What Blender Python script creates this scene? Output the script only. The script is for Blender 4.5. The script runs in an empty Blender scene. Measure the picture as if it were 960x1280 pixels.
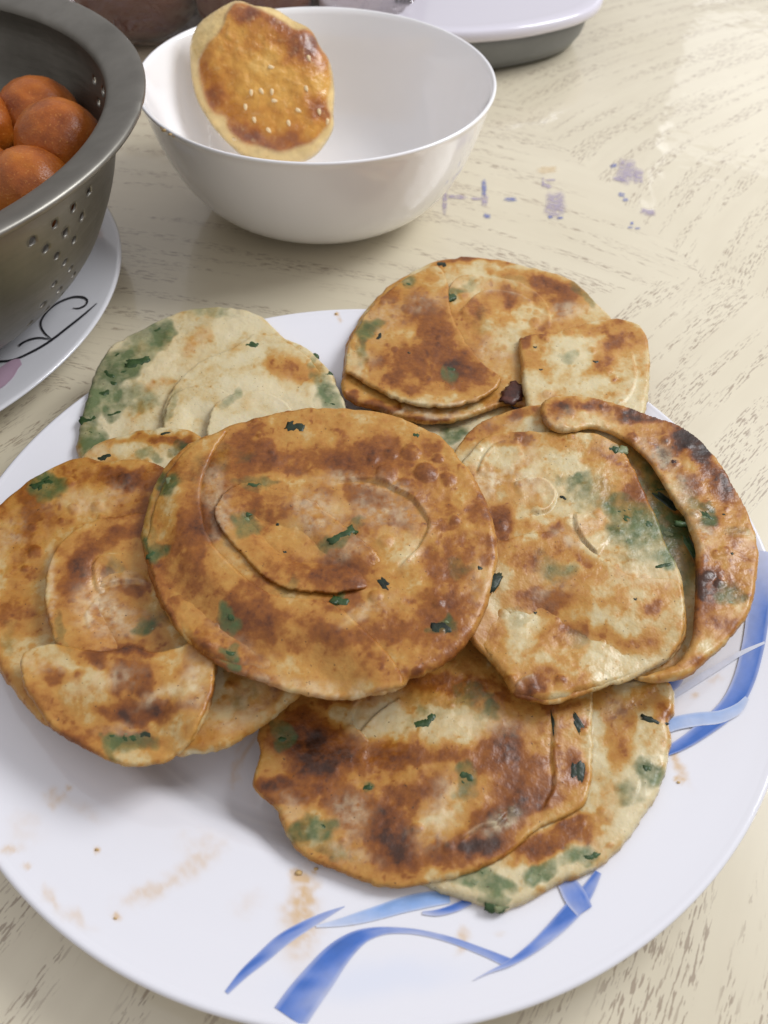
import bpy, bmesh, math
import numpy as np
from mathutils import Matrix, Vector

scene = bpy.context.scene
C0 = scene.collection

# ------------------------------------------------------------------ camera
CF, PITCH, ROLL, CAMH = 1035.0, 0.8758, 0.0311, 0.2487
FW = np.array([0, math.cos(PITCH), -math.sin(PITCH)])
UP0 = np.array([0, math.sin(PITCH), math.cos(PITCH)])
RT0 = np.array([1.0, 0, 0])
RT = RT0 * math.cos(ROLL) + UP0 * math.sin(ROLL)
UP = -RT0 * math.sin(ROLL) + UP0 * math.cos(ROLL)
CP = np.array([0, 0, CAMH])
cam = bpy.data.cameras.new('camera')
cam.sensor_fit = 'VERTICAL'
cam.sensor_height = 36.0
cam.lens = CF / 1280 * 36.0
cam.clip_start = 0.01
cam.clip_end = 50
cam.dof.use_dof = True
cam.dof.focus_distance = 0.29
cam.dof.aperture_fstop = 15
camo = bpy.data.objects.new('camera', cam)
M = Matrix.Identity(4)
for i in range(3):
    M[i][0] = RT[i]; M[i][1] = UP[i]; M[i][2] = -FW[i]; M[i][3] = CP[i]
camo.matrix_world = M
C0.objects.link(camo)
scene.camera = camo

# ------------------------------------------------------------------ world, lamps, exposure
w = bpy.data.worlds.new('World'); scene.world = w; w.use_nodes = True
bg = w.node_tree.nodes['Background']
wt = w.node_tree
wc = wt.nodes.new('ShaderNodeTexCoord'); ws = wt.nodes.new('ShaderNodeSeparateXYZ'); wr = wt.nodes.new('ShaderNodeValToRGB'); wm = wt.nodes.new('ShaderNodeMapRange')
wm.inputs['From Min'].default_value = -1
wt.links.new(wc.outputs['Generated'], ws.inputs[0]); wt.links.new(ws.outputs['Z'], wm.inputs['Value']); wt.links.new(wm.outputs[0], wr.inputs[0])
wr.color_ramp.elements[0].position = .30; wr.color_ramp.elements[0].color = (.38, .36, .34, 1)
e_ = wr.color_ramp.elements.new(.55); e_.color = (.60, .575, .56, 1)
wr.color_ramp.elements[2].position = .95; wr.color_ramp.elements[2].color = (1.0, .99, 1.03, 1)
wt.links.new(wr.outputs[0], bg.inputs[0])
bg.inputs[1].default_value = 0.68
def area(name, loc, target, sx, sy, power, col):
    l = bpy.data.lights.new(name, 'AREA'); l.shape = 'RECTANGLE'; l.size = sx; l.size_y = sy
    l.energy = power; l.color = col
    o = bpy.data.objects.new(name, l); C0.objects.link(o)
    o.location = loc
    o.rotation_euler = (Vector(target) - Vector(loc)).to_track_quat('-Z', 'Y').to_euler()
    return o
area('ceiling_lamp', (0.98, 0.72, 1.02), (0.0, 0.25, 0), 0.6, 0.6, 17.5, (0.95, 0.97, 1.0))
area('tube_lamp', (0.62, 1.9, 0.72), (0.15, 0.5, 0), 0.010, 0.20, .010, (0.97, 0.98, 1.0))
area('window_light', (0.90, 2.15, 0.66), (0.25, 0.6, 0), 0.40, 0.32, .30, (0.97, 0.98, 1.0))
vs = scene.view_settings
vs.view_transform = 'Standard'; vs.look = 'None'; vs.gamma = 1; vs.exposure = 0.0
vs.use_curve_mapping = False
scene.render.engine = 'CYCLES'

# ------------------------------------------------------------------ helpers: projection to points of the place
def un(pts, z):
    p = np.atleast_2d(np.array(pts, float))
    d = FW + ((p[:, 0] - 480) / CF)[:, None] * RT - ((p[:, 1] - 640) / CF)[:, None] * UP
    return CP + d * ((np.asarray(z) - CAMH) / d[:, 2])[:, None]
def un_plane(pts, o, n):
    p = np.atleast_2d(np.array(pts, float))
    d = FW + ((p[:, 0] - 480) / CF)[:, None] * RT - ((p[:, 1] - 640) / CF)[:, None] * UP
    return CP + d * (((o - CP) @ n) / (d @ n))[:, None]
def plan(P):
    d = P - CP; wd = d @ FW
    return np.c_[480 + CF * (d @ RT) / wd, 640 - CF * (d @ UP) / wd]

# ------------------------------------------------------------------ helpers: noise
_T = np.random.RandomState(7).rand(256, 256)
def vnoise(x, y, s, seed=0):
    x = x / s + seed * 17.31; y = y / s + seed * 9.77
    i = np.floor(x).astype(int); j = np.floor(y).astype(int)
    a = x - i; b = y - j
    a = a * a * (3 - 2 * a); b = b * b * (3 - 2 * b)
    g = lambda p, q: _T[p % 256, q % 256]
    return (g(i, j) * (1 - a) + g(i + 1, j) * a) * (1 - b) + (g(i, j + 1) * (1 - a) + g(i + 1, j + 1) * a) * b
def fbm(x, y, s, o=4, seed=0):
    r = 0; amp = 1; tot = 0
    for k in range(o):
        r = r + amp * (vnoise(x, y, s / 2 ** k, seed + k * 3) - .5); tot += amp; amp *= .5
    return r / tot * 2
def spline(pts, step, closed=True):
    p = np.array(pts, float); n = len(p); out = []
    rng = range(n) if closed else range(n - 1)
    for i in rng:
        if closed:
            a, b, c, d = p[(i - 1) % n], p[i], p[(i + 1) % n], p[(i + 2) % n]
        else:
            a, b, c, d = p[max(i - 1, 0)], p[i], p[i + 1], p[min(i + 2, n - 1)]
        k = max(1, int(np.hypot(*(c - b)[:2]) / step))
        for t in np.arange(k) / k:
            out.append(.5 * (2 * b + (c - a) * t + (2 * a - 5 * b + 4 * c - d) * t * t + (-a + 3 * b - 3 * c + d) * t ** 3))
    if not closed: out.append(p[-1])
    return np.array(out)
def polydist(P, poly, closed=True):
    """distance, nearest point, side (+ = left of the line), param 0..1"""
    n = len(poly); best = np.full(len(P), 1e9); near = np.zeros((len(P), 2)); side = np.zeros(len(P)); par = np.zeros(len(P))
    for i in range(n if closed else n - 1):
        a = poly[i]; b = poly[(i + 1) % n]; ab = b - a; L = ab @ ab
        if L < 1e-18: continue
        t = np.clip(((P - a) @ ab) / L, 0, 1); q = a + t[:, None] * ab
        dd = ((P - q) ** 2).sum(1); m = dd < best
        best[m] = dd[m]; near[m] = q[m]; par[m] = (i + t[m]) / max(1, n - 1)
        cr = ab[0] * (P[m, 1] - a[1]) - ab[1] * (P[m, 0] - a[0]); side[m] = np.sign(cr)
    return np.sqrt(best), near, side, par
def inside(P, poly):
    c = np.zeros(len(P), bool); n = len(poly); x = P[:, 0]; y = P[:, 1]
    for i in range(n):
        x1, y1 = poly[i]; x2, y2 = poly[(i + 1) % n]
        if y1 == y2: continue
        m = ((y1 > y) != (y2 > y)) & (x < (x2 - x1) * (y - y1) / (y2 - y1) + x1)
        c ^= m
    return c

# ------------------------------------------------------------------ helpers: objects
def tag(o, label=None, cat=None, group=None, kind=None):
    if label: o['label'] = label
    if cat: o['category'] = cat
    if group: o['group'] = group
    if kind: o['kind'] = kind
    return o
def empty(name, loc, label, cat, group=None):
    o = bpy.data.objects.new(name, None); C0.objects.link(o); o.location = loc
    o.empty_display_size = .02
    return tag(o, label, cat, group)
def meshobj(name, V, Fc, mat, parent=None, smooth=True, col=None, uv=None):
    V = np.asarray(V, np.float32)
    if parent is not None:
        off = np.array(parent.location); pp = parent.parent
        while pp is not None: off = off + np.array(pp.location); pp = pp.parent
        V = V - off
    me = bpy.data.meshes.new(name)
    if isinstance(Fc, np.ndarray):
        k = Fc.shape[1]; n = len(Fc)
        me.vertices.add(len(V)); me.vertices.foreach_set('co', V.astype(np.float32).ravel())
        me.loops.add(n * k); me.loops.foreach_set('vertex_index', Fc.astype(np.int32).ravel())
        me.polygons.add(n); me.polygons.foreach_set('loop_start', np.arange(0, n * k, k, dtype=np.int32))
        me.update(calc_edges=True)
    else:
        me.from_pydata([tuple(v) for v in V.tolist()], [], Fc); me.update()
    me.polygons.foreach_set('use_smooth', np.full(len(me.polygons), smooth))
    if col is not None:
        a = me.color_attributes.new('tint', 'FLOAT_COLOR', 'POINT')
        a.data.foreach_set('color', np.asarray(col, np.float32).ravel())
    if uv is not None:
        a = me.uv_layers.new(name='grain'); a.data.foreach_set('uv', np.asarray(uv, np.float32).ravel())
    me.materials.append(mat)
    o = bpy.data.objects.new(name, me); C0.objects.link(o)
    if parent is not None: o.parent = parent
    return o
def lathe(prof, n, cx, cy, th0=0.0):
    """closed surface of revolution from (r, z) pairs"""
    p = np.array(prof); k = len(p)
    th = np.arange(n) / n * 2 * np.pi + th0
    V = np.stack([cx + p[:, 0][:, None] * np.cos(th), cy + p[:, 0][:, None] * np.sin(th), np.repeat(p[:, 1][:, None], n, 1)], -1).reshape(-1, 3)
    i, j = np.meshgrid(np.arange(k - 1), np.arange(n), indexing='ij')
    j2 = (j + 1) % n
    Fc = np.stack([i * n + j, i * n + j2, (i + 1) * n + j2, (i + 1) * n + j], -1).reshape(-1, 4)
    return V, Fc
def resample(prof, step):
    q = spline(prof, 1e9, False); q = np.array(prof, float); out = [q[0]]
    for a, b in zip(q[:-1], q[1:]):
        k = max(1, int(np.hypot(*(b - a)) / step))
        for t in range(1, k + 1): out.append(a + (b - a) * t / k)
    return np.array(out)

# ------------------------------------------------------------------ helpers: materials
RAMP_X = [-.4, .04, .19, .32, .48, .61, .75, .87, 1.1]
RAMP_C = np.array([(.69, .615, .425), (.63, .525, .305), (.565, .41, .185), (.50, .260, .058), (.43, .188, .034), (.285, .094, .012), (.175, .050, .008), (.068, .022, .008), (.024, .011, .007)])
class NT:
    def __init__(s, name):
        s.m = bpy.data.materials.new(name); s.m.use_nodes = True; s.t = s.m.node_tree
        s.b = s.t.nodes['Principled BSDF']; s.out = s.t.nodes['Material Output']
    def n(s, typ, ins=None, **props):
        x = s.t.nodes.new(typ)
        for k, v in props.items(): setattr(x, k, v)
        for k, v in (ins or {}).items(): s.set(x.inputs[k], v)
        return x
    def set(s, sock, v):
        if hasattr(v, 'is_output') or isinstance(v, bpy.types.NodeSocket): s.t.links.new(v, sock)
        else:
            if isinstance(v, tuple) and len(v) == 3 and sock.type == 'RGBA': v = (*v, 1)
            sock.default_value = v
    def P(s, **kw):
        for k, v in kw.items(): s.set(s.b.inputs[k.replace('_', ' ')], v)
        return s
    def noise(s, scale, detail=3, rough=.55, vec=None, dist=0):
        ins = {'Scale': scale, 'Detail': detail, 'Roughness': rough, 'Distortion': dist}
        if vec is not None: ins['Vector'] = vec
        return s.n('ShaderNodeTexNoise', ins).outputs['Fac']
    def ramp(s, fac, stops):
        r = s.n('ShaderNodeValToRGB', {'Fac': fac}); e = r.color_ramp.elements
        while len(e) < len(stops): e.new(.5)
        for i, (p, c) in enumerate(stops):
            e[i].position = p; e[i].color = (*c, 1) if isinstance(c, tuple) else (c, c, c, 1)
        return r.outputs['Color']
    def math(s, op, a, b=0.0, c=None):
        ins = {0: a, 1: b}
        if c is not None: ins[2] = c
        return s.n('ShaderNodeMath', ins, operation=op).outputs[0]
    def mix(s, fac, a, b, mode='MIX'):
        x = s.n('ShaderNodeMix', data_type='RGBA', blend_type=mode)
        s.set(x.inputs[0], fac); s.set(x.inputs[6], a); s.set(x.inputs[7], b)
        return x.outputs[2]
    def bump(s, h, strength, dist, normal=None):
        ins = {'Height': h, 'Strength': strength, 'Distance': dist}
        if normal is not None: ins['Normal'] = normal
        return s.n('ShaderNodeBump', ins).outputs['Normal']
    def obj(s): return s.n('ShaderNodeTexCoord').outputs['Object']
    def tint(s): return s.n('ShaderNodeVertexColor', layer_name='tint')

def m_dough():
    """tint attribute holds (browning, green below the surface, dry white crust)"""
    t = NT('pan_fried_dough'); a = t.tint(); g = t.n('ShaderNodeNewGeometry').outputs['Position']
    ch = t.n('ShaderNodeSeparateColor', {'Color': a.outputs['Color']}).outputs
    fine = t.noise(520, 3, .65, g); mid = t.noise(150, 3, .62, g); big = t.noise(55, 3, .6, g, .6)
    b = t.math('ADD', ch[0], t.math('MULTIPLY', t.math('SUBTRACT', big, .5), .34))
    b = t.math('ADD', b, t.math('MULTIPLY', t.math('SUBTRACT', mid, .5), .30))
    b = t.math('ADD', b, t.math('MULTIPLY', t.math('SUBTRACT', fine, .5), .27))
    lo, hi = RAMP_X[0], RAMP_X[-1]
    c = t.ramp(t.math('MULTIPLY', t.math('SUBTRACT', b, lo), 1 / (hi - lo)), [((x - lo) / (hi - lo), tuple(q)) for x, q in zip(RAMP_X, RAMP_C.tolist())])
    wf = t.math('MULTIPLY', ch[2], t.ramp(t.math('ADD', t.math('MULTIPLY', mid, .6), t.math('MULTIPLY', fine, .4)), [(.37, 0.0), (.52, 1.0)]))
    c = t.mix(t.math('MULTIPLY', wf, .92), c, (.73, .615, .40))
    gf = t.ramp(t.math('MULTIPLY', ch[1], t.math('ADD', t.math('MULTIPLY', mid, .9), t.math('ADD', t.math('MULTIPLY', fine, .5), .3))), [(.16, 0.0), (.50, .50), (.95, .88)])
    c = t.mix(t.math('MINIMUM', gf, .92), c, t.ramp(big, [(.3, (.024, .062, .016)), (.7, (.095, .160, .056))]))
    sp = t.noise(1000, 2, .5, g)
    c = t.mix(t.ramp(sp, [(.71, 0.0), (.75, .85)]), c, (.07, .032, .014))
    t.P(Base_Color=c, Roughness=t.ramp(big, [(.35, .30), (.65, .52)]), Specular_IOR_Level=.46,
        Subsurface_Weight=.14, Subsurface_Radius=(1.0, .62, .3), Subsurface_Scale=.0018)
    h = t.noise(190, 3, .6, g)
    t.P(Normal=t.bump(h, .34, .0018)); return t.m
def m_glaze(name, col, rough, coat=.6):
    t = NT(name); t.P(Base_Color=col, Roughness=rough, Specular_IOR_Level=.5, Coat_Weight=coat, Coat_Roughness=.06); return t.m
def m_tint_glaze(name, rough, grain=0.0):
    t = NT(name); a = t.tint(); c = a.outputs['Color']
    if grain:
        g = t.n('ShaderNodeNewGeometry').outputs['Position']
        c = t.mix(t.ramp(t.noise(300, 4, .6, g), [(.25, grain), (.7, 0.0)]), c, t.mix(1.0, c, (.72, .66, .6), 'MULTIPLY'))
    t.P(Base_Color=c, Roughness=rough, Specular_IOR_Level=.5, Coat_Weight=.5, Coat_Roughness=.08); return t.m
def m_green(name, c1, c2):
    t = NT(name); g = t.n('ShaderNodeNewGeometry').outputs['Position']
    t.P(Base_Color=t.ramp(t.noise(260, 3, .6, g), [(.3, c1), (.7, c2)]), Roughness=.42, Specular_IOR_Level=.4)
    t.P(Normal=t.bump(t.noise(700, 2, .5, g), .4, .0006)); return t.m
def m_steel():
    t = NT('worn_steel'); g = t.obj()
    v = t.n('ShaderNodeMapping', {'Vector': g, 'Scale': (1, 1, 9)}).outputs[0]
    n = t.noise(60, 4, .6, v); s = t.noise(22, 4, .65, g)
    t.P(Base_Color=t.ramp(s, [(.3, (.19, .180, .158)), (.7, (.29, .275, .245))]), Metallic=1.0,
        Roughness=t.ramp(n, [(.3, .40), (.7, .52)]))
    t.P(Normal=t.bump(n, .06, .001)); return t.m
def m_ball():
    t = NT('fried_orange_crust'); g = t.n('ShaderNodeNewGeometry').outputs['Position']
    f = t.noise(900, 3, .6, g); m = t.noise(70, 4, .6, g)
    c = t.ramp(m, [(.28, (.22, .046, .004)), (.5, (.38, .096, .008)), (.75, (.52, .16, .014))])
    c = t.mix(t.ramp(f, [(.6, 0.0), (.72, .6)]), c, (.66, .29, .07))
    t.P(Base_Color=c, Roughness=.33, Specular_IOR_Level=.42)
    t.P(Normal=t.bump(t.math('ADD', f, t.math('MULTIPLY', m, 1.5)), .4, .0006)); return t.m
def m_pastry():
    t = NT('egg_washed_puff_pastry'); a = t.tint(); g = t.n('ShaderNodeNewGeometry').outputs['Position']
    f = t.noise(330, 5, .65, g); m = t.noise(95, 4, .6, g)
    c = t.mix(t.ramp(m, [(.35, .5), (.65, 0.0)]), a.outputs['Color'], t.mix(1.0, a.outputs['Color'], (.8, .66, .45), 'MULTIPLY'))
    c = t.mix(t.ramp(f, [(.55, 0.0), (.75, .35)]), c, (.80, .56, .25))
    t.P(Base_Color=c, Roughness=t.ramp(m, [(.3, .2), (.7, .42)]), Specular_IOR_Level=.55, Coat_Weight=.35, Coat_Roughness=.2)
    t.P(Normal=t.bump(t.math('ADD', m, t.math('MULTIPLY', f, .4)), .6, .0025)); return t.m
def m_seed():
    t = NT('sesame'); t.P(Base_Color=(.80, .61, .34), Roughness=.5); return t.m
def m_table():
    t = NT('cream_wood_grain_laminate')
    uv = t.n('ShaderNodeUVMap', uv_map='grain').outputs[0]
    g = t.n('ShaderNodeNewGeometry').outputs['Position']
    mp = lambda sx, sy: t.n('ShaderNodeMapping', {'Vector': uv, 'Scale': (sx, sy, 1)}).outputs[0]
    dash = t.ramp(t.noise(1.0, 2.5, .55, mp(170, 1150)), [(.545, 0.0), (.575, 1.0)])
    band = t.ramp(t.noise(1.0, 2, .5, mp(9, 105), .25), [(.495, 0.0), (.575, 1.0)])
    soft = t.ramp(t.noise(1.0, 3, .5, mp(14, 110)), [(.35, 0.0), (.7, 1.0)])
    big = t.noise(9, 3, .5, g)
    base = t.ramp(big, [(.3, (.655, .585, .43)), (.7, (.725, .655, .50))])
    base = t.mix(t.math('MULTIPLY', soft, .22), base, (.57, .49, .36))
    fac = t.math('MULTIPLY', t.math('MULTIPLY', dash, band), .64)
    c = t.mix(fac, base, (.23, .15, .095))
    t.P(Base_Color=c, Roughness=.34, Specular_IOR_Level=.5, Coat_Weight=.8, Coat_Roughness=.05)
    t.P(Normal=t.bump(t.math('MULTIPLY', dash, band), .12, .0005))
    t.set(t.b.inputs['Coat Normal'], t.bump(t.noise(34, 2, .5, g), .12, .005)); return t.m
def m_ink(name, col, a):
    t = NT(name); g = t.n('ShaderNodeNewGeometry').outputs['Position']
    f = t.ramp(t.noise(300, 3, .6, g), [(.30, a * .15), (.58, a)])
    a_ = t.n('ShaderNodeSeparateColor', {'Color': t.tint().outputs['Color']}).outputs[0]
    t.P(Base_Color=col, Roughness=.4, Alpha=t.math('MULTIPLY', f, a_)); return t.m
def m_film():
    t = NT('clear_plastic_film'); g = t.n('ShaderNodeNewGeometry').outputs['Position']
    tr = t.n('ShaderNodeBsdfTransparent', {'Color': (.90, .87, .86)})
    gl = t.n('ShaderNodeBsdfGlossy', {'Color': (.95, .93, .95), 'Roughness': .12})
    fr = t.n('ShaderNodeFresnel', {'IOR': 1.5})
    nb = t.bump(t.noise(45, 4, .6, g, 1.2), .9, .012)
    t.set(gl.inputs['Normal'], nb); t.set(fr.inputs['Normal'], nb)
    mx = t.n('ShaderNodeMixShader', {0: t.math('ADD', t.math('MULTIPLY', fr.outputs[0], .8), .05), 1: tr.outputs[0], 2: gl.outputs[0]})
    t.t.links.new(mx.outputs[0], t.out.inputs['Surface']); return t.m
def m_plain(name, col, rough, spec=.5, coat=0.0):
    t = NT(name); g = t.n('ShaderNodeNewGeometry').outputs['Position']
    c2 = tuple(x * .88 for x in col)
    t.P(Base_Color=t.ramp(t.noise(60, 4, .6, g), [(.3, col), (.7, c2)]), Roughness=rough, Specular_IOR_Level=spec, Coat_Weight=coat, Coat_Roughness=.05); return t.m

MAT = dict(dough=m_dough(), steel=m_steel(), ball=m_ball(), pastry=m_pastry(), seed=m_seed(), table=m_table(), film=m_film(),
    plate=m_tint_glaze('white_opal_glass_with_grease', .12), bowl=m_glaze('white_opal_glass', (.91, .90, .91), .10),
    ribbon=m_tint_glaze('blue_print', .14, .35), white=m_glaze('white_porcelain', (.70, .70, .73), .12),
    black=m_plain('black_print', (.02, .02, .025), .3), pink=m_plain('pink_print', (.52, .36, .46), .3),
    green=m_green('scallion_green', (.014, .038, .010), (.050, .095, .028)),
    dark=m_green('charred_scallion_and_crack', (.006, .009, .006), (.022, .038, .018)),
    pale=m_green('pale_scallion', (.13, .16, .075), (.24, .26, .13)),
    rust=m_green('burnt_scallion_and_gap_shade', (.035, .012, .008), (.10, .028, .016)),
    bun=m_plain('dark_brown_bun', (.20, .072, .042), .5), lid=m_glaze('white_plastic', (.66, .63, .70), .2, .3),
    grey=m_plain('grey_plastic', (.20, .205, .20), .5), crumb=m_plain('crumb', (.62, .42, .18), .7))

# ------------------------------------------------------------------ setting: table
def build_table():
    gx = np.r_[np.linspace(-1.0, -.40, 7)[:-1], np.arange(-.40, .4001, .004), np.linspace(.40, 1.0, 7)[1:]]
    gy = np.r_[np.linspace(-.5, -.06, 6)[:-1], np.arange(-.06, .9001, .004), np.linspace(.90, 1.4, 6)[1:]]
    X, Y = np.meshgrid(gx, gy, indexing='ij'); nx, ny = X.shape
    V = np.c_[X.ravel(), Y.ravel(), np.zeros(nx * ny)]
    i, j = np.meshgrid(np.arange(nx - 1), np.arange(ny - 1), indexing='ij')
    Fc = np.stack([i * ny + j, (i + 1) * ny + j, (i + 1) * ny + j + 1, i * ny + j + 1], -1).reshape(-1, 4)
    cen = V[Fc].mean(1)[:, :2]
    x, y = cen[:, 0], cen[:, 1]
    r1 = (y > .374 + (x - .162) * .33) & (x < .162 - (y - .374) * .42)      # chevron left of the joint
    r2 = (~r1) & (y > .374 - (x - .162) * .6)
    q = V[Fc].reshape(-1, 2 + 1)[:, :2]; rr1 = np.repeat(r1, 4); rr2 = np.repeat(r2, 4)
    wob = .010 * fbm(q[:, 0], q[:, 1], .16, 2, 3)
    def rot(c0, deg, bend):
        a = math.radians(deg); d = q - np.array(c0)
        u = d[:, 0] * math.cos(a) + d[:, 1] * math.sin(a); v = -d[:, 0] * math.sin(a) + d[:, 1] * math.cos(a)
        return np.c_[u, v + bend * u * u + wob]
    uv = rot((.05, .12), 56, .35)
    uv = np.where(rr1[:, None], rot((.03, .42), -24, .9) + 3.1, uv)
    uv = np.where(rr2[:, None], rot((.19, .45), 55, .8) + 7.3, uv)
    n0 = len(V)
    # skirt and underside so that the top is a slab
    t = tag(meshobj('table_top', V, Fc, MAT['table'], uv=uv), 'cream laminate table top with short brown grain dashes', kind='structure')
    x0, x1, y0, y1, zt, zb = gx[0], gx[-1], gy[0], gy[-1], -.0006, -.03
    sv = [(x0, y0, zt), (x1, y0, zt), (x1, y1, zt), (x0, y1, zt), (x0, y0, zb), (x1, y0, zb), (x1, y1, zb), (x0, y1, zb)]
    meshobj('table_edge', sv, [(0, 4, 5, 1), (1, 5, 6, 2), (2, 6, 7, 3), (3, 7, 4, 0), (7, 6, 5, 4)], MAT['lid'], t, False)
    # ink marks pressed onto the table: flat print
    inks = [('p', (556, 250), 6, 32, 2), ('p', (571, 246), 24, 5, 4), ('b', (605, 235), 6, 20, 0), ('p', (606, 250), 8, 14, 5), ('p', (596, 248), 14, 4, 0),
            ('b', (609, 270), 9, 6, 10), ('b', (638, 249), 15, 5, 2), ('p', (694, 256), 24, 30, 6), ('p', (683, 232), 12, 5, 20), ('p', (679, 228), 3, 12, 0), ('p', (688, 225), 12, 3, 0),
            ('b', (688, 271), 6, 4, 0), ('b', (700, 272), 8, 3, 0), ('p', (783, 214), 22, 28, 12), ('p', (774, 224), 16, 5, 5), ('b', (767, 207), 8, 5, -20), ('p', (798, 220), 12, 18, 0),
            ('b', (777, 243), 8, 5, 10), ('b', (782, 249), 7, 5, 0), ('p', (810, 265), 18, 8, 10), ('b', (790, 279), 4, 4, 0), ('b', (788, 284), 6, 3, 0), ('b', (797, 285), 6, 3, 0), ('o', (684, 212), 24, 8, -5)]
    im = {'p': m_ink('faded_purple_ink', (.42, .36, .50), .7), 'b': m_ink('blue_ink', (.16, .20, .48), .75), 'o': m_ink('orange_ink', (.72, .5, .24), .4)}
    for k, (c, (px, py), ww, hh, a) in enumerate(inks):
        a = math.radians(a); pts = []
        for q2 in range(14):
            th = q2 / 14 * 2 * math.pi; sx = math.copysign(abs(math.cos(th)) ** .6, math.cos(th)) * ww * .62; sy = math.copysign(abs(math.sin(th)) ** .6, math.sin(th)) * hh * .62
            rr = 1 + .12 * math.sin(q2 * 2.3 + k)
            pts.append((px + rr * (sx * math.cos(a) - sy * math.sin(a)), py + rr * (sx * math.sin(a) + sy * math.cos(a))))
        P = un(pts, .0003 + .00004 * (k % 5))
        cm = P.mean(0); P = np.r_[P, cm + (P - cm) * .62, [cm]]
        fs = [(q_, (q_ + 1) % 14, 14 + (q_ + 1) % 14, 14 + q_) for q_ in range(14)] + [(14 + q_, 14 + (q_ + 1) % 14, 28) for q_ in range(14)]
        al = np.r_[np.zeros(14), np.full(14, .8), 1.0]
        meshobj('ink_mark', P, fs, im[c], t, False, np.c_[al, al, al, np.ones(29)])
    # fine stray crumbs
    return t
table = build_table()

# ------------------------------------------------------------------ large white plate
PCX, PCY, PR = -.0055, .1699, .14
PROF = np.array([(0, .0055), (.084, .0055), (.089, .0062), (.0935, .0092), (.0965, .0124), (.100, .0143), (.108, .0155), (.122, .0172), (.134, .0192), (.1375, .0200), (.1392, .0203)])
def plate_z(x, y):
    r = np.hypot(np.asarray(x) - PCX, np.asarray(y) - PCY)
    z = 0
    for o in (-.0016, -.0008, 0, .0008, .0016): z = z + np.interp(np.abs(r + o), PROF[:, 0], PROF[:, 1])
    z = z / 5
    return np.where(r > .1405, -1e-3, z)
def on_plate(pts, lift=0.0):
    z = np.full(len(np.atleast_2d(pts)), .015)
    for _ in range(12):
        P = un(pts, z + lift); z = plate_z(P[:, 0], P[:, 1])
        z = np.where(z < 0, .0203, z)
    return un(pts, z + lift)
def blobs(Q, lst, warp=5.0, wscale=26, seed=1, soft=1.0, sharp=1.4):
    """sum of warped soft ellipses in plan coordinates"""
    x = Q[:, 0] + warp * fbm(Q[:, 0], Q[:, 1], wscale, 3, seed); y = Q[:, 1] + warp * fbm(Q[:, 0], Q[:, 1], wscale, 3, seed + 31)
    out = np.zeros(len(Q))
    for (bx, by, rx, ry, a, s) in lst:
        a = math.radians(a); dx = x - bx; dy = y - by
        u = (dx * math.cos(a) + dy * math.sin(a)) / rx; v = (-dx * math.sin(a) + dy * math.cos(a)) / ry
        out += s * np.exp(-((u * u + v * v) ** sharp) * .9 * soft)
    return out
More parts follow.
